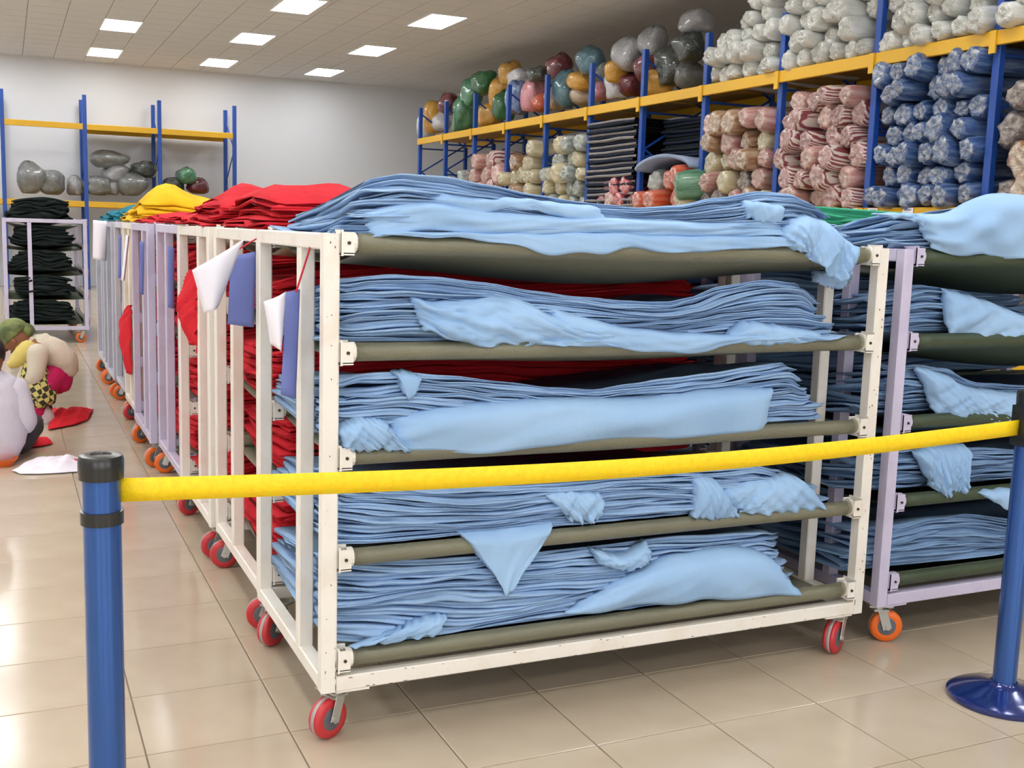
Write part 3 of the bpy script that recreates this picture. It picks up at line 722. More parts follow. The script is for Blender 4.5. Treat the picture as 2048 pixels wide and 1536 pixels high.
ROLL['white'] = roll_meshes('white', plastic('white_roll', srgb(214, 216, 208), srgb(244, 246, 246)), plastic('white_roll_end', srgb(190, 190, 180), srgb(232, 232, 224)))
ROLL['blue'] = roll_meshes('blue', plastic('blue_roll', srgb(52, 84, 140), srgb(140, 166, 200), .45, .75), plastic('blue_roll_end', srgb(84, 108, 150), srgb(214, 216, 210), .38, .85, 2.4))
def striped(name, ca, cb, scale=26):
    m = mat(name, ca, .4, coat=.8, bump=(14, .7), spec=.6); nt = m.node_tree; N = nt.nodes; L = nt.links
    wv = N.new('ShaderNodeTexWave'); wv.inputs['Scale'].default_value = scale; wv.inputs['Distortion'].default_value = 5; wv.inputs['Detail Scale'].default_value = 1.5
    wv.bands_direction = 'Z'
    tc = N.new('ShaderNodeTexCoord'); r = N.new('ShaderNodeValToRGB'); r.color_ramp.elements[0].color = tuple(ca) + (1,); r.color_ramp.elements[1].color = tuple(cb) + (1,)
    r.color_ramp.elements[0].position = .3; r.color_ramp.elements[1].position = .6
    L.new(tc.outputs['Object'], wv.inputs['Vector']); L.new(wv.outputs['Fac'], r.inputs['Fac']); L.new(r.outputs['Color'], N['Principled BSDF'].inputs['Base Color'])
    return m
ROLL['stripe'] = roll_meshes('stripe', striped('maroon_striped_roll', srgb(140, 62, 72), srgb(228, 214, 204), 1.3), plastic('striped_roll_end', srgb(170, 120, 118), srgb(226, 208, 198)))
ROLL['brown'] = roll_meshes('brown', plastic('brown_roll', srgb(150, 104, 60), srgb(210, 190, 170)), plastic('brown_roll_end', srgb(168, 140, 116), srgb(220, 208, 192)))
ROLL['dark'] = roll_meshes('dark', plastic('dark_roll', srgb(70, 66, 70), srgb(160, 150, 145)), plastic('dark_roll_end', srgb(104, 92, 88), srgb(190, 178, 168)))
ROLL['cream'] = roll_meshes('cream', plastic('cream_roll', srgb(196, 182, 140), srgb(226, 220, 196)), plastic('cream_roll_end', srgb(186, 174, 138), srgb(226, 222, 200)))
ROLL['pink'] = roll_meshes('pink', plastic('pink_roll', srgb(190, 130, 124), srgb(224, 200, 190)), plastic('pink_roll_end', srgb(190, 150, 140), srgb(226, 206, 196)))
ROLL['grey'] = roll_meshes('grey', plastic('grey_roll', srgb(130, 142, 140), srgb(200, 206, 200)), plastic('grey_roll_end', srgb(150, 158, 150), srgb(208, 212, 204)))
ROLL['orange'] = roll_meshes('orange', plastic('orange_roll', srgb(214, 78, 44), srgb(230, 150, 120)), plastic('orange_roll_end', srgb(210, 110, 90), srgb(232, 200, 186)))
ROLL['red'] = roll_meshes('red', plastic('red_roll', srgb(190, 52, 66), srgb(226, 150, 148)), plastic('red_roll_end', srgb(196, 90, 94), srgb(232, 200, 196)))
def ybay(k): return 7.42 + 1.525 * k
ORDW = ['first', 'second', 'third', 'fourth', 'fifth', 'sixth', 'seventh', 'eighth', 'ninth', 'tenth', 'eleventh', 'twelfth']
def fill(k, z0, spec, r, label, group, seed, ylo=0, yhi=1, prof=None, D=RD, cnt=None):
    """hexagonally stacked rolls between two uprights; prof(frac) = height reached"""
    rnd = random.Random(seed); a = ybay(k) + .06; b = ybay(k + 1) - .06; a, b = lerp(a, b, ylo), lerp(a, b, yhi)
    rowi = 0; z = z0 + r * .95; n = max(1, int((b - a) / (2 * r)))
    while True:
        any_ = False
        off = (rowi % 2) * r
        for i in range(n - (rowi % 2)):
            y = a + r + off + i * ((b - a - 2 * r) / max(1, n - 1)); f = (y - (ybay(k))) / 1.525
            if z + r * .7 > prof(f): continue
            any_ = True
            kind = rnd.choice(spec) if isinstance(spec, str) is False else spec
            kind = kind(rnd, f, z) if callable(kind) else kind
            o = bpy.data.objects.new('fabric_roll', rnd.choice(ROLL[kind])); C.objects.link(o)
            rr = r * rnd.uniform(.92, 1.28)
            o.scale = (.98, rr, rr); o.location = (D - rnd.uniform(-.04, .20), y + rnd.uniform(-.03, .03), z + rnd.uniform(-.02, .02))
            o.rotation_euler = (rnd.uniform(0, 6.28), rnd.uniform(-.08, .08), rnd.uniform(-.14, .14))
            tag(o, '%s, %s from left in the %s row up' % (label, ORDW[n - (rowi % 2) - 1 - i], ORDW[rowi]), 'fabric roll', group)
        if not any_: break
        z += r * 1.76; rowi += 1
fill(0, ZL1, ['blue'], .115, 'blue wrapped fabric roll', 'blue rolls in the rack', 1, prof=lambda f: 3.30 - .1 * (f - .3) ** 2)
fill(-1, ZL1, lambda q, f, z: 'blue' if f > .55 else ('dark' if q.random() < .7 else 'brown'), .14, 'wrapped roll in the half-hidden mid-level bay at the right edge', 'rolls in the rightmost rack bay', 2, prof=lambda f: 2.9) if False else None
fill(-1, ZL1, ['dark', 'dark', 'brown'], .15, 'brown roll at the right edge', 'brown rolls in the rightmost bay', 2, prof=lambda f: 3.05)
fill(1, ZL1, ['stripe', 'stripe', 'stripe', 'pink'], .12, 'roll in the maroon striped bay', 'striped rolls in the rack', 3, prof=lambda f: 3.12 + .12 * (1 - f))
fill(2, ZL1, lambda *a: 0, .13, '', '', 4, prof=lambda f: 0)
fill(2, ZL1, ['brown', 'cream', 'pink', 'brown', 'dark'], .13, 'roll in the beige and brown bay', 'beige and brown rolls in the rack', 4, prof=lambda f: 2.95 + .32 * (1 - f))
fill(3, ZL1, ['red', 'orange', 'grey', 'pink', 'cream'], .15, 'roll under the arched foam sheet', 'orange and red rolls in the rack', 5, prof=lambda f: 2.42)
fill(4, ZL1, ['red', 'pink'], .13, 'roll before the dark folded sheets', 'red rolls below the striped sheets', 6, prof=lambda f: 2.3 if f < .75 else 0, D=RD - .03)
fill(5, ZL1, ['grey', 'grey', 'cream'], .13, 'roll beside the dark folded sheets', 'grey rolls in the rack', 7, prof=lambda f: 3.28 - .6 * f)
fill(6, ZL1, ['cream', 'cream', 'brown'], .13, 'roll in the cream bay', 'cream rolls in the rack', 8, prof=lambda f: 3.12 - .45 * f)
fill(7, ZL1, ['pink', 'stripe', 'pink'], .15, 'roll in the far pink bay', 'pink rolls in the rack', 9, prof=lambda f: 3.15)
fill(8, ZL1, ['grey', 'dark'], .15, 'roll in the farthest filled bay', 'grey rolls in the far bay', 10, prof=lambda f: 3.05 - .9 * f)
for k in (-1, 0): fill(k, ZL2, ['white'], .108, 'white roll above the %s ones' % ('blue' if k == 0 else 'dull brown'), 'white rolls on the top level at right', 20 + k, prof=lambda f: 4.86)
fill(1, ZL2, ['white'], .108, 'white roll above the striped ones', 'white rolls above the striped ones', 31, prof=lambda f: 4.75 - .35 * max(0, f - .4))
fill(2, ZL2, ['white'], .108, 'white roll above the beige ones', 'white rolls above the beige ones', 32, prof=lambda f: 4.55 - .75 * f)
# back row closing the view behind the stacks is simply the wall
# dark striped folded sheets
M_dstripe = striped('dark_striped_cloth', srgb(44, 48, 62), srgb(150, 146, 146), 9)
def rackstack(label, k, ylo, yhi, z0, h, n, matl, seed, D=RD - .02, tilt=0):
    rnd = random.Random(seed); a = lerp(ybay(k), ybay(k + 1), ylo); b = lerp(ybay(k), ybay(k + 1), yhi)
    t = thing('fabric_stack', label, 'fabric', (D, (a + b) / 2, z0))
    z = 0
    for i in range(n):
        th = h / n; nz = N1(rnd, .3, 1.5)
        yl = (a - b) / 2 + rnd.uniform(-.02, .02); yr = (b - a) / 2 + rnd.uniform(-.02, .02); f = rnd.uniform(-.04, .04)
        def fn(u, v):
            y = lerp(yl, yr, u); ang = v * PI
            return (f + .03 - .03 * math.sin(ang) + (.9 if v in (0, 1) else 0), y, z + th / 2 - math.cos(ang) * th * .48 + .008 * nz(u) + tilt * u * (i / n))
        mb = MB(); mb.grid(16, 9, fn); mb.build('fabric_sheet', matl[i % len(matl)], t, True); z += th
M_ds1 = cloth('navy_cloth', srgb(40, 46, 62)); M_ds2 = cloth('stone_cloth', srgb(146, 142, 144))
rackstack('tall stack of dark navy and pale folded sheets in the middle of the right rack', 4, .06, .96, ZL1, 1.30, 30, [M_ds1, M_ds2], 1)
rackstack('dark folded sheets behind the orange rolls reaching up to the top deck', 3, .04, .96, ZL1, 1.25, 26, [M_ds1, M_ds1, M_black], 2, D=RD + .35)
rackstack('grey folded sheets on the rolls left of the dark striped stack', 5, .05, .55, ZL1, .98, 16, [M_ds2, M_ds1], 3, D=RD + .25)
# blue foam sheet bent over the orange rolls
y1, y0 = ybay(4) - .08, ybay(3) + .08
fo = MB().grid(24, 4, lambda u, v: (RD - .1 + v * .9, lerp(y0, y1, u), 2.40 + .16 * math.sin(PI * u) ** .6 - .05 * v)).build('foam_sheet', mat('blue_grey_foam', srgb(138, 152, 178), .7), None, True)
solid(fo, .05); tag(fo, 'blue grey foam sheet arched over the orange rolls in the rack', 'foam sheet')
# green roll lying aslant
gr = bpy.data.objects.new('fabric_roll', roll_meshes('green', plastic('green_roll', srgb(52, 110, 80), srgb(120, 164, 136)), plastic('green_roll_end', srgb(104, 144, 120), srgb(180, 204, 186)))[0]); C.objects.link(gr)
gr.location = tuple(atX(1350, 374, RD - .22)); gr.scale = (.95, .2, .2); gr.rotation_euler = (0, -.12, -.5)
tag(gr, 'thick green wrapped roll lying aslant against the upright in front of orange rolls', 'fabric roll')

# ------------------------------------------------------------------ bags on the top level
def bag_mesh(seed, c, c2):
    rnd = random.Random(seed); mb = MB(); n, k = 22, 14
    f = [(rnd.uniform(-3, 3), rnd.uniform(-3, 3), rnd.uniform(-3, 3), rnd.uniform(0, 6.28)) for _ in range(7)]
    def fn(u, v):
        th = 2 * PI * u; ph = PI * v; x, y, z = math.sin(ph) * math.cos(th), math.sin(ph) * math.sin(th), -math.cos(ph)
        x, y, z = [abs(q) ** .8 * (1 if q > 0 else -1) for q in (x, y, z)]
        d = 1 + sum(.045 * math.sin(a * x * 1.6 + b * y * 1.6 + c_ * z * 1.6 + p) for a, b, c_, p in f)
        if z > .45: d *= 1 + .09 * math.sin(9 * th) * z; x *= 1 - .55 * (z - .45); y *= 1 - .35 * (z - .45)
        return (x * d, y * d, max(-.93, z * d))
    mb.grid(n, k, fn)
    return mb.mesh('fabric_bag', plastic('bag_%s' % seed, c, c2, .52, .9, 2.2), True)
COL = dict(white=(srgb(214, 214, 220), srgb(244, 244, 250)), yellow=(srgb(214, 160, 62), srgb(236, 200, 130)), green=(srgb(70, 132, 98), srgb(150, 186, 158)), dgreen=(srgb(26, 96, 52), srgb(60, 130, 80)),
           maroon=(srgb(96, 24, 40), srgb(170, 90, 100)), blue=(srgb(120, 144, 196), srgb(206, 216, 240)), pink=(srgb(214, 140, 150), srgb(240, 200, 204)), teal=(srgb(70, 112, 126), srgb(130, 160, 168)),
           grey=(srgb(110, 112, 110), srgb(170, 172, 168)), charcoal=(srgb(52, 60, 56), srgb(130, 138, 132)), orange=(srgb(206, 96, 66), srgb(236, 160, 140)), cream=(srgb(214, 196, 170), srgb(240, 230, 214)),
           smoke=(srgb(148, 148, 150), srgb(196, 196, 198)))
BM = {k: [bag_mesh(i * 7 + j, *v) for j in range(2)] for i, (k, v) in enumerate(COL.items())}
def bag(px, py, w_, h_, c, label, X=8.45, i=0, name='fabric_bag', tilt=0.0):
    p = atX(px, py, X); dist = AX.z * X + AY.z * p.y
    dist = (p - _v((0, 0, EYE))).dot(_v((AX.z, AY.z, AZ.z)))
    sz = h_ / F * dist / 2; sy = w_ / F * dist / 2 * 1.08
    o = bpy.data.objects.new(name, BM[c][i % 2]); C.objects.link(o)
    o.location = p; o.scale = (.22, sy, sz * 1.1); o.rotation_euler = ((i * 37 % 11 - 5) * .05, 0, (i * 53 % 7 - 3) * .12)
    return tag(o, label, 'bag')
BAGS = [
 (852, 250, 34, 50, 'white', 'white bag at the very far end of the top rack level'), (868, 236, 34, 60, 'yellow', 'pale yellow bag leaning behind the far-end white bag'),
 (882, 244, 36, 34, 'white', 'small round white bag below the maroon one at the far end'), (896, 208, 52, 38, 'maroon', 'maroon bag resting on the small white bag at the far end'),
 (925, 232, 60, 64, 'green', 'pale green bag slumped beside the far uprights'), (944, 186, 40, 60, 'green', 'green grey bag standing under the square green one'),
 (968, 166, 52, 44, 'dgreen', 'square dark green bag at the top of the far heap'), (980, 232, 52, 44, 'yellow', 'yellow bag lying on the yellow beam left of the green one'),
 (1002, 186, 40, 60, 'yellow', 'yellow bag above the lying yellow bag'), (1008, 214, 34, 52, 'dgreen', 'emerald bag squeezed between yellow and blue bags'),
 (1020, 148, 30, 44, 'yellow', 'orange yellow bag peeking up behind the white flared bag'), (1036, 160, 56, 36, 'white', 'white flared bag mouth above the light blue bag'),
 (1036, 196, 38, 62, 'blue', 'light blue bag in front of the white flared one'), (1068, 190, 42, 64, 'pink', 'pink bag beside the light blue one'),
 (1086, 206, 26, 32, 'orange', 'small orange bag at the foot of the pink bag'), (1080, 150, 40, 30, 'charcoal', 'dark bag wedged under the big maroon one'),
 (1118, 138, 62, 50, 'maroon', 'big maroon bag at the top of the heap'), (1112, 200, 30, 40, 'cream', 'cream bag low beside the upright'),
 (1132, 182, 44, 66, 'teal', 'teal grey bag leaning right below the big maroon bag'), (1166, 164, 56, 34, 'yellow', 'mustard bag above the cream and pink ones'),
 (1166, 192, 50, 36, 'cream', 'cream bag under the mustard one'), (1180, 122, 56, 50, 'teal', 'teal bag high beside a blue upright'),
 (1205, 184, 34, 34, 'pink', 'pinkish bag low on the beam right of the mustard bag'), (1212, 146, 34, 40, 'grey', 'grey bag between the teal and the orange ones'),
 (1236, 144, 34, 44, 'yellow', 'orange yellow bag above the glossy white bag'), (1236, 172, 36, 52, 'white', 'glossy white bag next to the dusty rose bag'),
 (1264, 170, 44, 44, 'maroon', 'dusty rose bag right of the glossy white bag'), (1255, 110, 60, 60, 'smoke', 'smoky clear bag high above the white and rose ones'),
 (1296, 138, 44, 52, 'maroon', 'crimson bag tucked behind a blue upright'), (1306, 88, 50, 60, 'smoke', 'smoky clear bag at the top left of the charcoal bags'),
 (1318, 165, 38, 50, 'yellow', 'amber bag in front of the charcoal bag'), (1346, 132, 62, 76, 'charcoal', 'charcoal bag leaning over the amber one'),
 (1378, 152, 44, 48, 'grey', 'mottled grey bag next to the first white rolls'), (1380, 95, 56, 56, 'charcoal', 'dark bag above the mottled grey one'),
 (1392, 45, 70, 44, 'smoke', 'smoky bag highest on the heap beside the white rolls')]
for i, b in enumerate(BAGS): bag(*b[:5], b[5], X=8.42 + .10 * (i % 3), i=i)
# grey bags on the far rack
def bag2(px, py, w_, h_, c, label, Y, i=0):
    p = atY(px, py, Y); dist = (p - _v((0, 0, EYE))).dot(_v((AX.z, AY.z, AZ.z)))
    o = bpy.data.objects.new('fabric_bag', BM[c][i % 2]); C.objects.link(o)
    o.location = p; o.scale = (w_ / F * dist / 2, .35, h_ / F * dist / 2); tag(o, label, 'bag')
for i, b in enumerate([(60, 358, 50, 62, 'grey', 'grey bag leftmost on the far rack'), (102, 366, 50, 50, 'grey', 'grey bag second from left on the far rack'), (150, 372, 34, 40, 'smoke', 'small pale bag by the upright of the far rack'),
          (195, 372, 50, 40, 'grey', 'grey bag low at the left of the middle far bay'), (215, 320, 70, 34, 'grey', 'long grey bag on top of the middle far heap'), (232, 348, 56, 40, 'smoke', 'clear grey bag in the heart of the middle far heap'),
          (262, 370, 56, 46, 'grey', 'grey bag at the foot of the middle far heap'), (288, 340, 52, 34, 'charcoal', 'dark bag at the right of the middle far heap'), (222, 374, 34, 34, 'smoke', 'clear bag at the bottom of the middle far heap'),
          (372, 352, 40, 34, 'green', 'green tinted bag in the right far bay'), (345, 372, 44, 30, 'charcoal', 'dark low bag in the right far bay'), (395, 372, 44, 34, 'maroon', 'dull maroon low bag in the right far bay')]):
    bag2(*b[:5], b[5], 25.35 + .12 * (i % 3), i)

# ------------------------------------------------------------------ people
M_skin = mat('skin', srgb(142, 92, 66), .55); M_hair = mat('black_hair', srgb(26, 22, 22), .6)
M_shirt = mat('cream_shirt', srgb(212, 202, 184), .9, bump=(9, 1.0, (1, 1, .5)), spec=.1); M_shirt2 = mat('white_shirt', srgb(214, 210, 222), .9, bump=(8, 1.0, (1, 1, .5)), spec=.1)
M_mag = mat('magenta_trousers', srgb(196, 22, 92), .85, bump=(18, .4)); M_dark = mat('dark_trousers', srgb(52, 50, 58), .85, bump=(18, .4))
M_scarf = mat('green_scarf', srgb(128, 138, 84), .85, bump=(22, .6), var=(12, srgb(84, 96, 60), .4, .6)); M_ywrap = mat('yellow_scarf', srgb(216, 198, 112), .85, bump=(16, .5))
M_wcloth = mat('white_cotton', srgb(216, 212, 214), .85, bump=(16, .5))
def checkmat():
    m = mat('yellow_black_check', srgb(206, 192, 116), .85); nt = m.node_tree; N = nt.nodes; L = nt.links
    ck = N.new('ShaderNodeTexChecker'); ck.inputs['Scale'].default_value = 27; ck.inputs['Color1'].default_value = srgb(214, 202, 120) + (1,); ck.inputs['Color2'].default_value = srgb(58, 56, 44) + (1,)
    tc = N.new('ShaderNodeTexCoord'); mp = N.new('ShaderNodeMapping'); mp.inputs['Rotation'].default_value = (.3, .5, .4)
    L.new(tc.outputs['Object'], mp.inputs['Vector']); L.new(mp.outputs['Vector'], ck.inputs['Vector']); L.new(ck.outputs['Color'], N['Principled BSDF'].inputs['Base Color'])
    return m
M_check = checkmat()
def skin(name, J, E, matl, parent, sub=2, root=0):
    """J: list of (x,y,z,r) relative to parent; E: edges"""
    me = bpy.data.meshes.new(name); me.from_pydata([j[:3] for j in J], E, []); me.materials.append(matl)
    o = obj(name, me, parent); md = o.modifiers.new('skin', 'SKIN'); md.use_smooth_shade = True
    for i, j in enumerate(J):
        r = j[3]; rr = r if isinstance(r, tuple) else (r, r)
        me.skin_vertices[0].data[i].radius = rr
        me.skin_vertices[0].data[i].use_root = (i == root)
    s = o.modifiers.new('sub', 'SUBSURF'); s.levels = sub; s.render_levels = sub
    return o
def ellip(name, c, r, matl, parent, rot=(0, 0, 0), n=20, cut=-1.0, dent=None):
    mb = MB()
    def fn(u, v):
        th = 2 * PI * u; ph = PI * v; p = _v((math.sin(ph) * math.cos(th), math.sin(ph) * math.sin(th), max(cut, -math.cos(ph))))
        if dent: p = dent(p)
        return (p.x * r[0], p.y * r[1], p.z * r[2])
    mb.grid(n, n // 2 + 2, fn); o = mb.build(name, matl, parent, True); o.location = c; o.rotation_euler = rot; return o
def head(parent, c, face_dir, pitch, s=1.0):
    """face towards +x of its own frame, turned by face_dir (z) and pitched down"""
    h = bpy.data.objects.new('head', None); C.objects.link(h); h.parent = parent; h.location = c; h.rotation_euler = (0, pitch, face_dir); h.empty_display_size = .05
    def dent(p):
        if p.x > 0 and p.z < 0: p.x *= 1 - .12 * (-p.z); p.y *= 1 - .28 * (-p.z)
        return p
    ellip('skull', (0, 0, 0), (.100 * s, .078 * s, .118 * s), M_skin, h, dent=dent)
    mb = MB(); mb.poly([(.094 * s, -.010 * s, .012 * s), (.094 * s, .010 * s, .012 * s), (.118 * s, -.014 * s, -.03 * s), (.118 * s, .014 * s, -.03 * s), (.088 * s, 0, -.038 * s)], [(0, 1, 3, 2), (2, 3, 4), (0, 2, 4), (1, 4, 3)])
    mb.build('nose', M_skin, h, True)
    for sg in (-1, 1):
        ellip('eye', (.090 * s, sg * .032 * s, .012 * s), (.010, .014, .007), M_hair, h, n=10); ellip('ear', (0, sg * .078 * s, -.01 * s), (.018, .010, .03), M_skin, h, n=10)
    ellip('mouth', (.090 * s, 0, -.058 * s), (.008, .024, .006), mat('lips', srgb(120, 60, 56), .5), h, n=10)
    return h
def hand(parent, c, d, up, s=1.0, name='hand'):
    """palm with five curled fingers pointing along d"""
    c = _v(c); d = _v(d).normalized(); up = _v(up).normalized(); sd = d.cross(up).normalized(); up = sd.cross(d)
    J = []; E = []
    def add(p, r, prev=None):
        J.append((p.x, p.y, p.z, r)); 
        if prev is not None: E.append((prev, len(J) - 1))
        return len(J) - 1
    p0 = add(c, (.022 * s, .016 * s)); p1 = add(c + d * .045 * s, (.03 * s, .013 * s), p0)
    for k, (o_, l) in enumerate(((-.030, .062), (-.010, .072), (.010, .068), (.028, .054))):
        q = add(c + d * .08 * s + sd * o_ * s, .0095 * s, p1)
        q = add(c + d * (.08 + l * .5) * s + sd * o_ * 1.1 * s - up * .010 * s, .0085 * s, q)
        add(c + d * (.08 + l * .85) * s + sd * o_ * 1.1 * s - up * .034 * s, .0075 * s, q)
    q = add(c + d * .03 * s - sd * .036 * s - up * .008 * s, .011 * s, p0); add(c + d * .065 * s - sd * .055 * s - up * .022 * s, .009 * s, q)
    return skin(name, J, E, M_skin, parent, sub=1)
def jpx(P, y, base):
    out = []
    for q in P:
        p = atY(q[0], q[1], y + (q[3] if len(q) > 3 else 0)); out.append((p.x - base.x, p.y - base.y, p.z - base.z, q[2]))
    return out
def sweep(mb, path, n=16, squash=1.0, mi=0):
    """smooth tapering tube through (x, y, z, r) points, closed with rounded ends"""
    P = [_v(p[:3]) for p in path]; Rr = [p[3] for p in path]; pts = []
    m = len(P)
    for i in range(m - 1):
        for q in range(5):
            k = q / 5; p0, p1, p2, p3 = P[max(0, i - 1)], P[i], P[i + 1], P[min(m - 1, i + 2)]
            pts.append((.5 * (2 * p1 + (p2 - p0) * k + (2 * p0 - 5 * p1 + 4 * p2 - p3) * k * k + (3 * p1 - p0 - 3 * p2 + p3) * k ** 3), lerp(Rr[i], Rr[i + 1], k * k * (3 - 2 * k))))
    pts.append((P[-1], Rr[-1]))
    d0 = (pts[0][0] - pts[1][0]).normalized(); d1 = (pts[-1][0] - pts[-2][0]).normalized()
    pts = [(pts[0][0] + d0 * pts[0][1] * .75, pts[0][1] * .3), (pts[0][0] + d0 * pts[0][1] * .5, pts[0][1] * .75)] + pts + [(pts[-1][0] + d1 * pts[-1][1] * .35, pts[-1][1] * .8), (pts[-1][0] + d1 * pts[-1][1] * .5, pts[-1][1] * .3)]
    vs = []; a = None
    for i, (p, r) in enumerate(pts):
        d = (pts[min(i + 1, len(pts) - 1)][0] - pts[max(i - 1, 0)][0]).normalized()
        a = d.cross(_v((0, 1, 0))) if a is None else a - d * a.dot(d)
        a.normalize(); b = d.cross(a)
        for q in range(n): t = 2 * PI * q / n; vs.append(p + (a * math.cos(t) + b * math.sin(t) * squash) * r * (1 + .035 * math.sin(5 * t + i) + .025 * math.sin(3 * t + 1.7 * i)))
    k = len(pts)
    return mb.poly(vs, [(i * n + q, i * n + (q + 1) % n, (i + 1) * n + (q + 1) % n, (i + 1) * n + q) for i in range(k - 1) for q in range(n)] + [tuple(range(n))[::-1], tuple(range((k - 1) * n, k * n))], mi)
# --- far person: squatting, bent forward to the left, cream shirt
YA = 8.75; base = _v((atZ(95, 858).x, YA, 0))
pa = thing('person', 'person crouching in a cream shirt, checked skirt and green head scarf', 'person', base)
BE = [(0, 1), (1, 2), (2, 3), (3, 4), (0, 5), (5, 6), (6, 7), (7, 8), (0, 9), (9, 10), (10, 11), (11, 12), (2, 13), (13, 14), (14, 15), (2, 16), (16, 17), (17, 18)]
JA = [(122, 738, .07), (104, 712, .072), (78, 696, .07), (56, 680, .05), (40, 678, .05),
      (84, 772, .075, -.13), (64, 800, .05, -.13), (88, 842, .042, -.13), (68, 853, .032, -.13),
      (88, 770, .075, .13), (62, 796, .05, .13), (90, 838, .042, .13), (72, 848, .032, .13),
      (76, 704, .055, -.17), (72, 744, .042, -.2), (56, 782, .030, -.18),
      (70, 702, .055, .15), (56, 742, .04, .18), (36, 782, .030, .16)]
J = jpx(JA, YA, base)
skin('body', J, BE, M_skin, pa)
m = MB(); sweep(m, jpx([(136, 738, .085), (124, 720, .108), (104, 705, .115), (80, 693, .105), (62, 684, .065)], YA, base), squash=1.25)
sweep(m, [J[13][:3] + (.078,), J[14][:3] + (.062,), tuple(lerp(a, b, .45) for a, b in zip(J[14][:3], J[15][:3])) + (.05,)])
sweep(m, [J[16][:3] + (.078,), J[17][:3] + (.06,), tuple(lerp(a, b, .45) for a, b in zip(J[17][:3], J[18][:3])) + (.05,)]); m.build('shirt', M_shirt, pa, True)
m = MB(); sweep(m, jpx([(124, 746, .085), (118, 762, .095), (108, 772, .075)], YA + .02, base), squash=1.4); 
for q in (5, 9): sweep(m, [tuple(lerp(a, b, .1) for a, b in zip(J[0][:3], J[q][:3])) + (.09,), J[q][:3] + (.098,), J[q + 1][:3] + (.075,), tuple(lerp(a, b, .6) for a, b in zip(J[q + 1][:3], J[q + 2][:3])) + (.058,)])
m.build('trouser_seat', M_mag, pa, True)
m = MB(); sweep(m, jpx([(62, 726, .06), (70, 750, .10), (78, 780, .115), (84, 800, .11)], YA - .12, base), squash=1.1); m.build('skirt', M_check, pa, True)
m = MB(); sweep(m, jpx([(78, 812, .085), (86, 818, .09), (96, 818, .06)], YA - .08, base)); m.build('skirt_hem', M_dark, pa, True)
m = MB()
for dy in (-.11, .13): sweep(m, jpx([(86, 822, .062, dy), (92, 838, .062, dy), (90, 850, .05, dy), (76, 856, .035, dy)], YA, base))
m.build('trousers', M_wcloth, pa, True)
m = MB(); sweep(m, jpx([(58, 694, .06), (46, 708, .065), (32, 722, .05), (20, 730, .03)], YA - .12, base)); m.build('neck_scarf', M_ywrap, pa, True)
hc = jpx([(30, 676, 0)], YA, base)[0][:3]; hd = head(pa, hc, PI - .25, .75)
ellip('head_scarf', (-.012, 0, .03), (.122, .098, .115), M_scarf, hd, cut=-.25)
ellip('scarf_knot', (-.10, 0, -.01), (.05, .05, .06), M_scarf, hd, rot=(0, .6, 0))
for q in (15, 18): hand(pa, J[q][:3], (-.5, -.1, -.6), (-.6, 0, .4))
# --- near person: seated on the floor, hunched, back to us, white shirt
YN = 7.3; base = _v((atY(0, 915, YN).x, YN, 0))
pb = thing('person', 'person in a white shirt sitting on the floor, cut off by the left edge', 'person', base)
JB = [(0, 878, .09), (-4, 830, .09), (-8, 780, .085), (-14, 746, .05), (-18, 728, .05),
      (34, 880, .08, .12), (62, 850, .06, .34), (44, 895, .045, .48), (24, 905, .035, .55),
      (-30, 880, .08, .12), (-56, 850, .06, .34), (-20, 898, .045, .48), (4, 905, .035, .6),
      (28, 776, .06), (50, 838, .048, -.02), (42, 862, .034, .26),
      (-40, 778, .06), (-62, 832, .048, .05), (-34, 858, .034, .3)]
J = jpx(JB, YN, base)
skin('body', J, BE, M_skin, pb)
m = MB(); sweep(m, jpx([(-4, 892, .15), (-4, 856, .165), (-4, 810, .165), (-6, 774, .135), (-14, 752, .07)], YN, base), n=22, squash=.85)
sweep(m, [J[13][:3] + (.085,), J[14][:3] + (.068,), tuple(lerp(a, b, .6) for a, b in zip(J[14][:3], J[15][:3])) + (.052,)])
sweep(m, [J[16][:3] + (.085,), J[17][:3] + (.068,), tuple(lerp(a, b, .6) for a, b in zip(J[17][:3], J[18][:3])) + (.052,)]); m.build('shirt', M_shirt2, pb, True)
m = MB(); sweep(m, jpx([(-4, 892, .14), (8, 894, .14)], YN + .06, base))
for a, b, c_ in ((5, 6, 7), (9, 10, 11)): sweep(m, [J[a][:3] + (.10,), J[b][:3] + (.078,), J[c_][:3] + (.058,)])
m.build('trousers', M_dark, pb, True)
hc = jpx([(-22, 712, 0)], YN, base)[0][:3]; hd = head(pb, hc, PI * .6, .5)
ellip('hair', (-.015, 0, .02), (.112, .09, .115), M_hair, hd, cut=-.6)
for q in (15, 18): hand(pb, J[q][:3], (0, .5, -.5), (0, .5, .5))
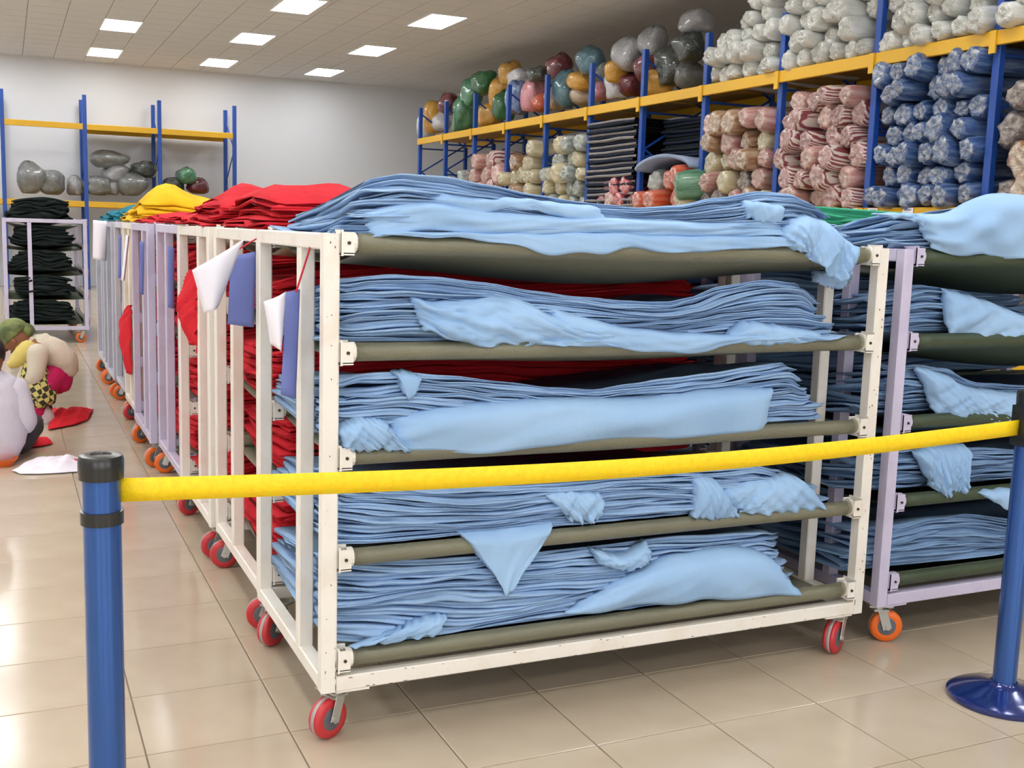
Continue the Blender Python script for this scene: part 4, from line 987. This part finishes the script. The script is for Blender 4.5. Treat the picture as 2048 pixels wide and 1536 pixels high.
# ------------------------------------------------------------------ cloth and sheets on the floor
def floorcloth(name, label, px, z, matl, seed, cat, amp=.02, n=26, lift=.012):
    P = [atZ(a, b) for a, b in px]; c = sum(P, Vector()) / len(P); rnd = random.Random(seed); n1 = N1(rnd, 1, 5); n2 = N1(rnd, 1, 6)
    L = len(P) // 2; A = P[:L]; B = P[L:][::-1]
    def cur(Q, v):
        q = v * (len(Q) - 1); i = min(int(q), len(Q) - 2); return Q[i].lerp(Q[i + 1], q - i)
    def fn(u, v):
        p = cur(A, u).lerp(cur(B, u), v); e = math.sin(PI * v) * min(1, 4 * min(u, 1 - u) + .1)
        return (p.x - c.x, p.y - c.y, lift * .4 + e * (lift + abs(amp * (n1(u + .3 * v) + .5 * n2(v + u * .5)))))
    o = MB().grid(n, n, fn).build(name, matl, None, True); o.location = (c.x, c.y, 0); solid(o, .004); tag(o, label, cat); return o
floorcloth('cloth_piece', 'crumpled bright red cloth spread on the floor beside the crouching person', [(104, 818), (130, 824), (165, 818), (187, 822), (176, 842), (150, 852), (120, 858), (96, 862)], 0, M_redl, 1, 'cloth', .03, lift=.03)
floorcloth('cloth_strip', 'dark red folded strip of cloth lying before the seated person', [(28, 893), (60, 884), (88, 882), (100, 885), (106, 890), (90, 894), (60, 898), (24, 905)], 0, M_redl, 2, 'cloth', .01, lift=.03)
t = floorcloth('paper_sheets', 'crumpled white sheets spread on the floor behind the left barrier post', [(24, 944), (70, 922), (120, 914), (166, 918), (172, 944), (120, 948), (80, 950), (40, 950)], 0, M_white, 3, 'paper', .035, lift=.02)
a, b = atZ(128, 915, .03), atZ(166, 922, .03)
o = MB().tube((0, 0, 0), b - a, .006, n=8).build('red_cord', M_string); o.location = a; tag(o, 'thin red cord lying on the white floor sheets', 'cord')
o = MB().lathe([(.10, 0), (.15, .07), (.155, .075), (.14, .075), (.09, .01)], n=20).build('basket', mat('orange_plastic', srgb(230, 110, 40), .4)); p = atZ(4, 931); o.location = p; o.scale = (.6, .6, .6); tag(o, 'orange plastic bowl on the floor at the left edge beside the seated person', 'bowl')
